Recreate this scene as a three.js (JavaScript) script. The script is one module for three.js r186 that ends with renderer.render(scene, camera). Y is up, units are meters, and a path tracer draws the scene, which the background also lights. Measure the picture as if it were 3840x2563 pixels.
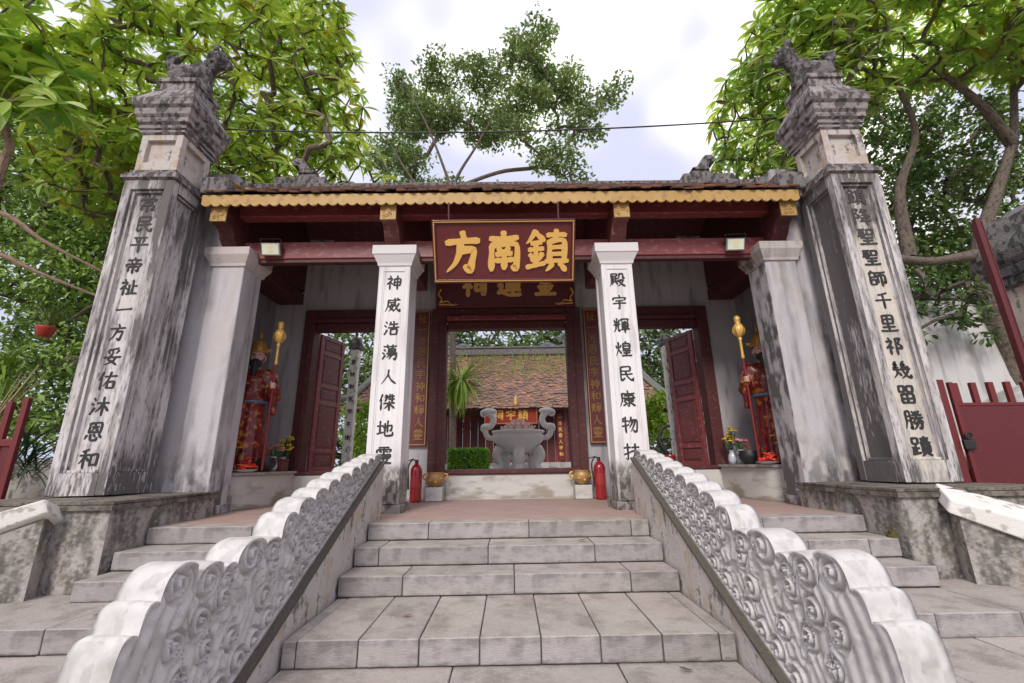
import * as THREE from 'three';
import { RoundedBoxGeometry } from 'three/addons/geometries/RoundedBoxGeometry.js';
import { mergeGeometries, mergeVertices } from 'three/addons/utils/BufferGeometryUtils.js';

// ---------------------------------------------------------------- camera, sky, sun, exposure
const scene = new THREE.Scene();
const D2R = Math.PI / 180;
const camera = new THREE.PerspectiveCamera(2 * Math.atan(1281.5 / 1638.3) / D2R, 3840 / 2563, 0.05, 900);
{
  const p = 15.6 * D2R, yaw = 0.56 * D2R, roll = -0.886 * D2R;
  const f = new THREE.Vector3(Math.sin(yaw) * Math.cos(p), Math.sin(p), -Math.cos(yaw) * Math.cos(p));
  const r = new THREE.Vector3(Math.cos(yaw), 0, Math.sin(yaw)), u = new THREE.Vector3().crossVectors(r, f);
  const c = Math.cos(roll), s = Math.sin(roll);
  const r2 = r.clone().multiplyScalar(c).addScaledVector(u, s), u2 = u.clone().multiplyScalar(c).addScaledVector(r, -s);
  camera.quaternion.setFromRotationMatrix(new THREE.Matrix4().makeBasis(r2, u2, f.clone().negate()));
  camera.position.set(0.013, 0.53, 4.4485);
}
// noise -------------------------------------------------------------------
function rng(seed) { let a = seed >>> 0; return () => { a = (a + 0x6D2B79F5) | 0; let t = Math.imul(a ^ (a >>> 15), 1 | a); t = (t + Math.imul(t ^ (t >>> 7), 61 | t)) ^ t; return ((t ^ (t >>> 14)) >>> 0) / 4294967296; }; }
const clamp = (x, a = 0, b = 1) => (x < a ? a : x > b ? b : x), lerp = (a, b, t) => a + (b - a) * t;
const sst = (a, b, x) => { const t = clamp((x - a) / (b - a)); return t * t * (3 - 2 * t); };
const PERM = new Uint8Array(512), VAL = new Float32Array(256);
{ const r = rng(77), q = [...Array(256).keys()]; for (let i = 255; i > 0; i--) { const j = Math.floor(r() * (i + 1)); [q[i], q[j]] = [q[j], q[i]]; } for (let i = 0; i < 512; i++) PERM[i] = q[i & 255]; for (let i = 0; i < 256; i++) VAL[i] = r(); }
function vn2(x, y, px = 256, py = 256) {
  const x0 = Math.floor(x), y0 = Math.floor(y), fx = x - x0, fy = y - y0, u = fx * fx * (3 - 2 * fx), v = fy * fy * (3 - 2 * fy);
  const a = ((x0 % px) + px) % px, b = (a + 1) % px, c = ((y0 % py) + py) % py, d = (c + 1) % py;
  const A = PERM[a & 255], Bb = PERM[b & 255];
  return lerp(lerp(VAL[PERM[(A + c) & 255]], VAL[PERM[(Bb + c) & 255]], u), lerp(VAL[PERM[(A + d) & 255]], VAL[PERM[(Bb + d) & 255]], u), v);
}
function fbm(x, y, o = 4, px = 256, py = 256) { let s = 0, a = 0.5, n = 0; for (let i = 0; i < o; i++) { s += a * vn2(x + i * 17.3, y + i * 9.1, px, py); n += a; a *= 0.5; x *= 2; y *= 2; px *= 2; py *= 2; } return s / n; }
function vn3(x, y, z) { const z0 = Math.floor(z), f = z - z0, w = f * f * (3 - 2 * f); return lerp(vn2(x + z0 * 37.7, y + z0 * 11.3), vn2(x + (z0 + 1) * 37.7, y + (z0 + 1) * 11.3), w); }

{ // overcast sky, bright clouds with pale blue patches, computed over the whole dome
  const W = 1024, H = 512, d = new Float32Array(W * H * 4);
  for (let j = 0; j < H; j++) {
    const el = ((j + 0.5) / H - 0.5) * Math.PI, y = Math.sin(el), ce = Math.cos(el);
    for (let i = 0; i < W; i++) {
      const az = ((i + 0.5) / W - 0.5) * 2 * Math.PI, x = Math.cos(az) * ce, z = Math.sin(az) * ce;
      const n = vn3(x * 2.2 + 5.4, y * 3.4 + 9, z * 2.2 + 3) * 0.6 + vn3(x * 6 + 1, y * 9 + 4, z * 6 + 8) * 0.28 + vn3(x * 15, y * 20, z * 15) * 0.12;
      const c = sst(0.50, 0.74, n), g = y > 0 ? 0.88 + 0.22 * y : 0.88, k = (i + j * W) * 4;
      const b = [0.54, 0.555, 0.70], w = [1.10, 1.06, 1.055];
      for (let q = 0; q < 3; q++) d[k + q] = y < -0.02 ? [0.25, 0.24, 0.22][q] : lerp(b[q], w[q], c) * g;
      d[k + 3] = 1;
    }
  }
  const t = new THREE.DataTexture(d, W, H, THREE.RGBAFormat, THREE.FloatType);
  t.mapping = THREE.EquirectangularReflectionMapping; t.magFilter = t.minFilter = THREE.LinearFilter; t.needsUpdate = true;
  scene.background = t; scene.environment = t;
}
const sun = new THREE.DirectionalLight(new THREE.Color().setRGB(1, 0.95, 0.89), 1.7);
sun.name = 'sun'; sun.position.set(-4, 14.5, 16.5); sun.target.position.set(0, 1, -1);
sun.castShadow = true; sun.shadow.radius = 30; sun.shadow.mapSize.set(2048, 2048);
Object.assign(sun.shadow.camera, { left: -14, right: 14, top: 14, bottom: -14, near: 1, far: 60 });
scene.add(sun, sun.target);
const renderer = new THREE.WebGLRenderer({ antialias: true });
renderer.setSize(1024, 683); renderer.shadowMap.enabled = true;
renderer.toneMapping = THREE.LinearToneMapping; renderer.toneMappingExposure = 1.4;

// ---------------------------------------------------------------- helpers
const V = (x, y, z) => new THREE.Vector3(x, y, z);
function tex(w, h, fn, rx = 1, ry = 1, data = false) {
  const d = new Uint8Array(w * h * 4);
  for (let j = 0; j < h; j++) for (let i = 0; i < w; i++) {
    const c = fn((i + 0.5) / w, (j + 0.5) / h), k = (i + j * w) * 4;
    if (typeof c === 'number') d[k] = d[k + 1] = d[k + 2] = clamp(c) * 255;
    else for (let q = 0; q < 3; q++) d[k + q] = (data ? clamp(c[q]) : Math.pow(clamp(c[q]), 1 / 2.2)) * 255;
    d[k + 3] = 255;
  }
  const t = new THREE.DataTexture(d, w, h); t.wrapS = t.wrapT = THREE.RepeatWrapping; t.magFilter = THREE.LinearFilter; t.minFilter = THREE.LinearMipmapLinearFilter; t.generateMipmaps = true;
  if (!data) t.colorSpace = THREE.SRGBColorSpace; t.repeat.set(rx, ry); t.needsUpdate = true; return t;
}
const mix3 = (a, b, t) => [lerp(a[0], b[0], t), lerp(a[1], b[1], t), lerp(a[2], b[2], t)];
function M(rgb, o = {}) { const m = new THREE.MeshPhysicalMaterial({ roughness: 0.85, ...o }); m.color.setRGB(...rgb); return m; }
function ni(g) { const q = g.index ? g.toNonIndexed() : g; for (const k of Object.keys(q.attributes)) if (!['position', 'normal', 'uv', 'color'].includes(k)) q.deleteAttribute(k); return q; }
function mg(list) {
  const l = list.map(ni), col = l.some((g) => g.attributes.color);
  for (const g of l) { if (!g.attributes.uv) g.setAttribute('uv', new THREE.BufferAttribute(new Float32Array(g.attributes.position.count * 2), 2)); if (!col && g.attributes.color) g.deleteAttribute('color'); }
  return l.length === 1 ? l[0] : mergeGeometries(l);
}
function uvm(g, ox = 0, oy = 0) { // uv in metres, laid on by the direction each face looks
  g = ni(g); const p = g.attributes.position, n = p.count, uv = new Float32Array(n * 2), a = V(), b = V(), c = V(), e = V(), f = V();
  for (let i = 0; i < n; i += 3) {
    a.fromBufferAttribute(p, i); b.fromBufferAttribute(p, i + 1); c.fromBufferAttribute(p, i + 2);
    e.subVectors(b, a); f.subVectors(c, a); e.cross(f); const X = Math.abs(e.x), Y = Math.abs(e.y), Z = Math.abs(e.z);
    [a, b, c].forEach((q, k) => { const s = X > Y && X > Z ? [q.z, q.y] : Y > Z ? [q.x, q.z] : [q.x, q.y]; uv[(i + k) * 2] = s[0] + ox; uv[(i + k) * 2 + 1] = s[1] + oy; });
  }
  g.setAttribute('uv', new THREE.BufferAttribute(uv, 2)); return g;
}
const bx = (x0, x1, y0, y1, z0, z1) => new THREE.BoxGeometry(Math.abs(x1 - x0), Math.abs(y1 - y0), Math.abs(z1 - z0)).translate((x0 + x1) / 2, (y0 + y1) / 2, (z0 + z1) / 2);
const rb = (x0, x1, y0, y1, z0, z1, r = 0.012, s = 1) => new RoundedBoxGeometry(Math.abs(x1 - x0), Math.abs(y1 - y0), Math.abs(z1 - z0), s, Math.min(r, Math.abs(x1 - x0) / 2.1, Math.abs(y1 - y0) / 2.1, Math.abs(z1 - z0) / 2.1)).translate((x0 + x1) / 2, (y0 + y1) / 2, (z0 + z1) / 2);
// square frustum-like ring profile: list of [y, half width]; stacked square mouldings
function sq(prof, cx = 0, cz = 0) {
  const P = [], quad = (a, b, c, d) => P.push(...a, ...b, ...c, ...a, ...c, ...d);
  const ring = ([y, h]) => [[cx - h, y, cz + h], [cx + h, y, cz + h], [cx + h, y, cz - h], [cx - h, y, cz - h]];
  for (let i = 0; i + 1 < prof.length; i++) { const A = ring(prof[i]), Bq = ring(prof[i + 1]); for (let k = 0; k < 4; k++) quad(A[k], A[(k + 1) % 4], Bq[(k + 1) % 4], Bq[k]); }
  const T = ring(prof[prof.length - 1]), L = ring(prof[0]); quad(T[0], T[1], T[2], T[3]); quad(L[3], L[2], L[1], L[0]);
  const g = new THREE.BufferGeometry(); g.setAttribute('position', new THREE.Float32BufferAttribute(P, 3)); g.computeVertexNormals(); return uvm(g);
}
const lathe = (pts, seg = 20) => new THREE.LatheGeometry(pts.map(([r, y]) => new THREE.Vector2(r, y)), seg);
function tube(pts, r0, r1 = r0, seg = 8, n = 0) { // tapered tube through points
  const c = new THREE.CatmullRomCurve3(pts.map((p) => (p.isVector3 ? p : V(...p)))), N = n || Math.max(3, pts.length * 3), fr = c.computeFrenetFrames(N, false), P = [], I = [], UV = [];
  let len = 0, prev = null;
  for (let i = 0; i <= N; i++) {
    const t = i / N, q = c.getPoint(t), r = lerp(r0, r1, t); if (prev) len += q.distanceTo(prev); prev = q.clone();
    for (let k = 0; k <= seg; k++) { const a = (k / seg) * Math.PI * 2, d = fr.normals[i].clone().multiplyScalar(Math.cos(a) * r).addScaledVector(fr.binormals[i], Math.sin(a) * r).add(q); P.push(d.x, d.y, d.z); UV.push((k / seg) * 0.8, len); }
  }
  for (let i = 0; i < N; i++) for (let k = 0; k < seg; k++) { const a = i * (seg + 1) + k, b = a + seg + 1; I.push(a, a + 1, b, a + 1, b + 1, b); }
  const g = new THREE.BufferGeometry(); g.setAttribute('position', new THREE.Float32BufferAttribute(P, 3)); g.setAttribute('uv', new THREE.Float32BufferAttribute(UV, 2)); g.setIndex(I); g.computeVertexNormals();
  { const p = g.attributes.position, nn = g.attributes.normal; const cc = c.getPoint(0.5); let s = 0; for (let k = 0; k < seg; k++) { const i = Math.floor(N / 2) * (seg + 1) + k; s += (p.getX(i) - cc.x) * nn.getX(i) + (p.getY(i) - cc.y) * nn.getY(i) + (p.getZ(i) - cc.z) * nn.getZ(i); } if (s < 0) { for (let i = 0; i < I.length; i += 3) [I[i], I[i + 1]] = [I[i + 1], I[i]]; g.setIndex(I); g.computeVertexNormals(); } }
  return g;
}
function prism(pts, d, bevel = 0) { // outline in x,y pushed along z from 0 to d
  const s = new THREE.Shape(pts.map(([x, y]) => new THREE.Vector2(x, y)));
  return ni(new THREE.ExtrudeGeometry(s, { depth: d, bevelEnabled: bevel > 0, bevelSize: bevel, bevelThickness: bevel, bevelOffset: -bevel, bevelSegments: 2, curveSegments: 8 }));
}
const used = {};
function nm(n) { const k = used[n] = (used[n] ?? -1) + 1; return k ? n + '_' + String(k).padStart(3, '0') : n; }
function add(parent, name, geo, mat) { const m = new THREE.Mesh(geo, mat); m.name = parent === scene ? nm(name) : name; m.castShadow = m.receiveShadow = true; parent.add(m); return m; }
function tag(o, label, category, group) { o.userData.label = label; o.userData.category = category; if (group) o.userData.group = group; return o; }
function thing(name, label, category, pos = [0, 0, 0], ry = 0, group) { const g = new THREE.Group(); g.name = nm(name); g.position.set(...pos); g.rotation.y = ry; tag(g, label, category, group); scene.add(g); return g; }
function struct(name, geo, mat) { const m = add(scene, name, geo, mat); m.userData.kind = 'structure'; return m; }
function partGroup(parent, name) { const g = new THREE.Group(); g.name = name; parent.add(g); return g; }
// signed-distance mesher (surface nets)
function sdfMesh(f, lo, hi, h, colorFn) {
  const nx = Math.ceil((hi[0] - lo[0]) / h) + 1, ny = Math.ceil((hi[1] - lo[1]) / h) + 1, nz = Math.ceil((hi[2] - lo[2]) / h) + 1, F = new Float32Array(nx * ny * nz), id = (i, j, k) => i + nx * (j + ny * k);
  for (let k = 0; k < nz; k++) for (let j = 0; j < ny; j++) for (let i = 0; i < nx; i++) F[id(i, j, k)] = f(lo[0] + i * h, lo[1] + j * h, lo[2] + k * h);
  const map = new Int32Array(nx * ny * nz).fill(-1), P = [], I = [];
  for (let k = 0; k < nz - 1; k++) for (let j = 0; j < ny - 1; j++) for (let i = 0; i < nx - 1; i++) {
    let n = 0, x = 0, y = 0, z = 0;
    const e = (a, b, c, a2, b2, c2) => { const p = F[id(i + a, j + b, k + c)], q = F[id(i + a2, j + b2, k + c2)]; if ((p < 0) !== (q < 0)) { const t = p / (p - q); x += lerp(a, a2, t); y += lerp(b, b2, t); z += lerp(c, c2, t); n++; } };
    e(0,0,0,1,0,0); e(0,1,0,1,1,0); e(0,0,1,1,0,1); e(0,1,1,1,1,1); e(0,0,0,0,1,0); e(1,0,0,1,1,0); e(0,0,1,0,1,1); e(1,0,1,1,1,1); e(0,0,0,0,0,1); e(1,0,0,1,0,1); e(0,1,0,0,1,1); e(1,1,0,1,1,1);
    if (n) { map[id(i, j, k)] = P.length / 3; P.push(lo[0] + (i + x / n) * h, lo[1] + (j + y / n) * h, lo[2] + (k + z / n) * h); }
  }
  const q = (a, b, c, d, flip) => { if (a < 0 || b < 0 || c < 0 || d < 0) return; if (flip) I.push(a, c, b, a, d, c); else I.push(a, b, c, a, c, d); };
  for (let k = 1; k < nz - 1; k++) for (let j = 1; j < ny - 1; j++) for (let i = 1; i < nx - 1; i++) {
    const s = F[id(i, j, k)] < 0;
    if (s !== F[id(i + 1, j, k)] < 0) q(map[id(i, j - 1, k - 1)], map[id(i, j, k - 1)], map[id(i, j, k)], map[id(i, j - 1, k)], !s);
    if (s !== F[id(i, j + 1, k)] < 0) q(map[id(i - 1, j, k - 1)], map[id(i - 1, j, k)], map[id(i, j, k)], map[id(i, j, k - 1)], !s);
    if (s !== F[id(i, j, k + 1)] < 0) q(map[id(i - 1, j - 1, k)], map[id(i, j - 1, k)], map[id(i, j, k)], map[id(i - 1, j, k)], !s);
  }
  const g = new THREE.BufferGeometry(); g.setAttribute('position', new THREE.Float32BufferAttribute(P, 3)); g.setIndex(I); g.computeVertexNormals();
  if (colorFn) { const C = []; for (let i = 0; i < P.length; i += 3) C.push(...colorFn(P[i], P[i + 1], P[i + 2])); g.setAttribute('color', new THREE.Float32BufferAttribute(C, 3)); }
  return g;
}
const cap = (x, y, z, a, b, ra, rb2) => { const dx = b[0] - a[0], dy = b[1] - a[1], dz = b[2] - a[2], t = clamp(((x - a[0]) * dx + (y - a[1]) * dy + (z - a[2]) * dz) / (dx * dx + dy * dy + dz * dz + 1e-9)); return Math.hypot(x - a[0] - dx * t, y - a[1] - dy * t, z - a[2] - dz * t) - lerp(ra, rb2, t); };
const ell = (x, y, z, c, r) => { const k = Math.hypot((x - c[0]) / r[0], (y - c[1]) / r[1], (z - c[2]) / r[2]); return (k - 1) * Math.min(...r); };
const smin = (a, b, k) => { const h = clamp(0.5 + 0.5 * (b - a) / k); return lerp(b, a, h) - k * h * (1 - h); };

// brush lettering: strokes on a 100 grid, y down; thick ribbons raised above the panel
function glyph(str, size, w, depth, seed = 1) {
  const r = rng(seed * 991 + str.length), out = [];
  str.split(';').forEach((st, si) => {
    let pts = st.trim().split(/\s+/).map((s) => s.split(',').map(Number)).map(([x, y]) => [x - 50 + (r() - 0.5) * 2, 50 - y + (r() - 0.5) * 2]);
    const n0 = pts.length, L = []; 
    const last = pts[n0 - 1], first = pts[0], left = last[0] < first[0] - 6 && last[1] < first[1] - 12, horiz = Math.abs(last[1] - first[1]) < 14;
    const seg = n0 > 2 ? 5 : 8;
    for (let i = 0; i < n0 - 1; i++) for (let k = 0; k < seg; k++) {
      const t = k / seg, p0 = pts[Math.max(0, i - 1)], p1 = pts[i], p2 = pts[i + 1], p3 = pts[Math.min(n0 - 1, i + 2)], c = 0.35;
      const hh = (a, b, m0, m1) => { const t2 = t * t, t3 = t2 * t; return (2 * t3 - 3 * t2 + 1) * a + (t3 - 2 * t2 + t) * m0 + (-2 * t3 + 3 * t2) * b + (t3 - t2) * m1; };
      L.push([0, 1].map((q) => hh(p1[q], p2[q], (p2[q] - p0[q]) * c, (p3[q] - p1[q]) * c)));
    }
    L.push(last.slice());
    if (n0 === 2) { const d = Math.hypot(last[0] - first[0], last[1] - first[1]), b = (r() - 0.5) * 0.06 * d + (left ? -0.04 * d : 0); L.forEach((p, i) => { const t = i / (L.length - 1), q = 4 * t * (1 - t) * b; p[0] += ((last[1] - first[1]) / (d + 1e-6)) * q; p[1] -= ((last[0] - first[0]) / (d + 1e-6)) * q; }); }
    const N = L.length, P = [], I = [];
    L.forEach((p, i) => {
      const t = i / (N - 1), a = L[Math.max(0, i - 1)], b = L[Math.min(N - 1, i + 1)], dx = b[0] - a[0], dy = b[1] - a[1], d = Math.hypot(dx, dy) + 1e-6;
      let q = left ? lerp(1.05, 0.3, Math.pow(t, 1.3)) : horiz ? 0.72 + 0.3 * Math.pow(Math.abs(2 * t - 1), 2.5) : 0.92 + 0.15 * Math.cos(t * 9);
      if (i === 0 || i === N - 1) q *= 0.55; 
      const hw = w * q * 0.5, nx = (-dy / d) * hw, ny = (dx / d) * hw;
      const ex = i === 0 ? -dx / d * w * 0.25 : i === N - 1 ? dx / d * w * 0.25 : 0, ey = i === 0 ? -dy / d * w * 0.25 : i === N - 1 ? dy / d * w * 0.25 : 0;
      const z = depth + si * 0.0004, k = size / 100;
      P.push((p[0] + ex + nx) * k, (p[1] + ey + ny) * k, z, (p[0] + ex - nx) * k, (p[1] + ey - ny) * k, z, (p[0] + ex + nx * 1.1) * k, (p[1] + ey + ny * 1.1) * k, -0.002, (p[0] + ex - nx * 1.1) * k, (p[1] + ey - ny * 1.1) * k, -0.002);
    });
    for (let i = 0; i < N - 1; i++) { const a = i * 4, b = a + 4; I.push(a, a + 1, b + 1, a, b + 1, b, a, b, b + 2, a, b + 2, a + 2, a + 1, a + 3, b + 3, a + 1, b + 3, b + 1); }
    const e = (N - 1) * 4; I.push(0, 2, 3, 0, 3, 1, e, e + 1, e + 3, e, e + 3, e + 2);
    const g = new THREE.BufferGeometry(); g.setAttribute('position', new THREE.Float32BufferAttribute(P, 3)); g.setIndex(I); const q = g.toNonIndexed(); q.computeVertexNormals(); out.push(q);
  });
  return mg(out);
}
const SHI = '22,4 28,14;8,24 38,22 22,48 6,60;24,46 24,96;30,50 40,60', DI = '50,2 54,10;16,18 86,16;34,22 40,34;68,20 60,34;10,42 10,54;10,42 92,40 86,54;24,58 24,86;24,58 78,57 78,84 68,82;50,46 50,98';
const FANG = '50,4 54,16;12,28 88,23;46,28 42,52 30,76 12,94;44,46 76,44 72,72 66,92 54,84';
const JIN = '50,2 30,24 6,40;50,4 70,22 94,38;32,44 68,42;22,60 78,58;50,44 50,90;30,66 38,82;70,64 62,82;10,92 90,90';
const G = {
  fang: FANG, nan: '50,2 50,30;18,18 82,16;20,34 18,94;20,34 80,32 80,88 70,86;38,42 44,50;62,40 54,50;32,56 68,54;30,70 70,68;50,50 50,90',
  zhen: '24,4 4,30;24,6 44,24;14,32 36,30;10,46 40,44;25,32 25,84;12,56 18,70;38,54 32,70;4,86 44,78;52,14 94,12;72,2 70,24;56,28 56,74;56,28 90,26 90,74;58,42 88,41;58,56 88,55;48,74 98,72;62,78 50,94;80,78 94,94',
  jin: JIN, lian: '10,12 90,10;34,2 36,22;66,2 62,22;12,34 20,42;6,54 22,52 14,74 24,80;4,84 22,84 50,94 96,92;36,32 90,30;42,42 42,66;42,42 84,40 84,66;42,54 84,53;40,66 86,65;32,76 94,74;63,24 63,88',
  ci: SHI + ';50,12 92,10 90,86 80,82;54,32 82,30;56,48 56,74;56,48 80,47 78,72;56,73 80,71', shen: SHI + ';50,26 50,70;50,26 90,24 88,70;50,48 88,46;50,70 88,68;70,4 70,98',
  wei: '20,18 94,14;20,18 18,60 4,94;30,34 56,32;44,44 32,66 56,86;56,44 44,72 26,90;26,58 60,54;62,4 66,50 78,78 94,92 96,78;88,40 70,72 54,92;76,4 86,12',
  hao: '14,8 22,18;6,32 16,42;6,92 24,60;46,8 36,30;40,24 88,22;64,4 64,44;32,46 96,43;46,58 46,92;46,58 84,56 82,92;46,90 84,88',
  dang: '10,14 90,12;34,4 36,24;66,4 62,24;12,34 20,42;6,54 14,62;6,94 22,70;42,30 42,52;42,30 80,28 80,52;42,41 80,40;42,52 80,51;32,60 94,58;50,60 34,82;46,68 90,66 84,94 74,92;62,68 46,92',
  ren: '50,6 44,44 10,94;48,36 66,70 94,92', jie: '22,4 6,44;16,34 16,96;44,6 36,24;40,14 54,14 40,46;62,16 92,14;66,4 64,34;60,32 94,31;80,4 80,48;32,58 96,55;64,46 64,98;62,60 38,86;66,60 94,84',
  di: '4,36 36,34;20,8 20,78;4,82 38,72;40,44 88,32 86,62 78,62;64,6 64,72;48,20 48,82 56,92 92,90 94,74',
  ling: '20,6 80,5;10,20 10,34;10,19 90,17 84,32;50,6 50,40;26,26 36,30;62,26 74,30;14,46 14,58;14,46 32,46 32,58 14,58;42,46 42,58;42,46 60,46 60,58 42,58;70,46 70,58;70,46 88,46 88,58 70,58;16,68 84,66;50,68 50,92;6,94 94,92;28,76 38,86;72,76 62,86',
  dian: '10,8 46,7 46,22;10,22 46,21;10,8 10,56 2,92;16,40 50,39;22,28 22,58;38,28 38,58;10,60 54,58;22,64 12,80;38,64 48,78;62,8 60,30 52,42;62,8 86,7 86,34 96,36;56,52 88,50 72,76 50,94;60,58 78,80 96,92',
  yu: '50,2 54,12;12,18 10,34;12,20 90,18 82,34;28,40 72,38;10,58 90,55;50,40 50,92 38,86',
  hui: '22,4 22,44;6,16 12,34;38,14 32,34;2,46 42,43;16,46 14,72 2,92;30,46 30,84 42,82;50,8 50,20;50,9 94,7 90,20;56,30 92,28;56,38 56,64;56,38 90,37 90,64;56,50 90,49;56,64 90,63;48,76 98,74;73,22 73,98',
  huang: '20,6 20,50 4,92;6,30 12,44;36,26 28,42;22,56 36,78;68,2 60,14;48,16 48,48;48,16 88,15 88,48;48,31 88,30;48,48 88,47;46,60 92,58;50,74 88,72;68,60 68,90;40,92 98,90',
  min: '22,10 78,8 78,34;22,34 78,33;22,10 22,90 44,78;24,56 90,52;50,34 60,66 78,88 94,92 94,78',
  kang: '50,2 54,12;16,18 92,16;16,18 16,60 4,94;30,32 82,30 82,56;24,44 94,43;30,57 82,56;56,22 56,92 46,88;28,66 40,74;24,90 46,76;84,62 64,72;60,70 92,92',
  wu: '14,12 6,30;8,30 44,27;26,4 26,96;4,60 44,50;60,4 46,40;54,26 92,24 88,84 76,90 70,82;68,28 46,66;82,28 54,88', fu: '4,28 40,25;24,4 24,90 12,84;4,64 42,50;50,26 92,24;46,48 98,46;70,4 66,60 44,94;68,52 80,78 98,92',
  di2: DI, ping: '18,12 82,10;30,22 38,40;72,20 62,40;6,54 94,51;50,12 50,98', zhi: SHI + ';70,8 70,88;70,44 94,43;52,36 52,88;42,90 98,88', yi: '8,53 50,50 92,46',
  tuo: '74,4 28,14;24,20 32,34;48,18 50,32;78,16 66,34;48,38 30,68 52,80 78,96;72,52 58,78 18,96;6,56 94,52', you: '24,4 6,46;18,34 18,96;36,28 96,25;64,4 56,40 36,76;54,56 54,90;54,56 88,54 86,90;54,88 88,86',
  mu: '14,10 22,20;6,36 16,44;6,92 24,60;34,36 94,33;64,4 64,98;62,38 34,78;66,38 96,76', en: '22,6 20,54;22,6 80,5 80,54;34,24 68,23;50,12 48,24 34,46;52,28 66,44;22,52 80,51;16,66 8,84;32,62 38,90 64,90 68,78;50,62 56,72;76,62 88,78',
  he: '42,4 14,14;4,34 52,30;28,12 28,96;28,36 4,72;30,38 50,60;60,30 60,82;60,30 92,28 90,82;60,80 92,78', shi: '22,2 14,14;10,16 10,88;10,16 40,15 40,42;10,42 40,41;10,60 40,59 40,86;10,86 40,85;50,14 98,12;54,32 54,76;54,32 94,31 94,74 86,72;74,14 74,98',
  qian: '76,6 28,18;6,50 94,46;50,16 50,98', li: '22,8 22,54;22,8 78,7 78,54;22,30 78,29;22,54 78,53;18,74 82,72;50,8 50,92;6,94 94,92', qi: SHI + ';60,8 60,98;60,10 86,9 72,34 88,52 84,62 66,60',
  ji: '26,4 12,20 28,20 10,38 32,36;68,4 54,20 72,20 54,38 76,36;6,48 96,44;30,48 22,72 6,90;28,60 44,78;56,24 60,60 76,86 94,92 94,78;84,54 66,80 46,94;80,30 88,38',
  liu: '14,6 14,36;14,6 42,5 40,36;14,34 42,34;56,6 56,36;56,6 86,5 84,36;56,34 86,34;20,48 20,94;20,48 82,47 82,94;20,70 82,69;51,48 51,92;20,92 82,91',
  sheng: '12,8 10,60 2,92;12,8 34,7 34,90 26,86;14,30 32,29;14,52 32,51;50,6 56,16;84,4 76,16;46,24 94,22;42,40 98,38;68,6 64,40 42,64;72,42 96,62;50,66 88,64 82,92 72,90;70,56 60,80 44,96',
  ji2: '8,10 8,36;8,10 36,9 36,36;8,36 36,35;22,36 22,84;22,60 38,58;8,54 8,86;2,90 42,82;52,12 92,10;56,22 88,21;48,33 98,32;72,2 72,33;54,42 54,80;54,42 90,41 90,80;54,54 90,53;54,66 90,65;54,79 90,79;62,84 48,96;80,84 94,96',
  jiang: '10,6 10,96;10,8 36,7 24,30 38,46 32,56 16,54;60,4 44,28;56,14 84,13 66,36 42,48;56,20 72,36 96,46;48,58 90,56;54,58 52,76;42,78 98,75;74,50 74,98',
  sheng2: '8,8 44,6;14,8 14,44;36,8 36,48;14,20 36,19;14,32 36,31;4,46 44,40;54,10 54,38;54,10 86,9 84,38;54,37 86,36;20,56 82,54;26,74 76,72;50,56 50,92;8,94 94,92',
  chang: '50,2 50,18;26,6 34,16;74,4 66,16;12,22 10,34;12,22 90,20 84,34;32,36 32,50;32,36 70,35 70,50;32,50 70,49;22,60 22,86;22,60 80,59 80,86 70,84;50,50 50,98',
};
// ---------------------------------------------------------------- surface materials
function weather(w, h, seed, fn) { return tex(w, h, (u, v) => fn(u, v, (x, y, o = 4, px, py) => fbm(x + seed, y + seed * 1.7, o, px, py))); }
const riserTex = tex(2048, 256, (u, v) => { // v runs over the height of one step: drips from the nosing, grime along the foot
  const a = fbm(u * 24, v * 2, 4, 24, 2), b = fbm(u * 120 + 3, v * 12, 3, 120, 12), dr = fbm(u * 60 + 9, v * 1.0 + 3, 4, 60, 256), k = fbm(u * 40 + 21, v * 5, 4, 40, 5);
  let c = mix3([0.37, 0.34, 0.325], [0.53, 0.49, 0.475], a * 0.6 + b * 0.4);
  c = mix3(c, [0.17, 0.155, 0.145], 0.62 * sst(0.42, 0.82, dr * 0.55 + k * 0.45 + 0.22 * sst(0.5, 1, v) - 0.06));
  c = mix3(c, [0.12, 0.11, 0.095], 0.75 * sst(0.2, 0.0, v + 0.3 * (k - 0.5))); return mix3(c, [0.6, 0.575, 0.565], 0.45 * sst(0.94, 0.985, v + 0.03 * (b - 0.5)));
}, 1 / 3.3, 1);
const stoneTex = tex(512, 512, (u, v) => {
  const a = fbm(u * 4, v * 4, 4, 4, 4), b = fbm(u * 24 + 3, v * 24, 3, 24, 24), s = fbm(u * 110, v * 110, 2, 110, 110), st = fbm(u * 26 + 50, v * 3, 3, 26, 3);
  let c = mix3([0.40, 0.37, 0.36], [0.56, 0.53, 0.525], sst(0.25, 0.75, a * 0.6 + b * 0.4));
  c = mix3(c, [0.17, 0.15, 0.14], 0.7 * sst(0.5, 0.75, st * 0.6 + b * 0.4)); c = mix3(c, [0.2, 0.18, 0.165], 0.35 * sst(0.58, 0.8, s));
  return mix3(c, [0.47, 0.40, 0.33], 0.3 * sst(0.5, 0.75, fbm(u * 5 + 9, v * 5 + 2, 3, 5, 5)));
});
const bumpTex = tex(512, 512, (u, v) => fbm(u * 60, v * 60, 4, 60, 60) * 0.7 + fbm(u * 9, v * 9, 3, 9, 9) * 0.3, 1, 1, true);
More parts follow.
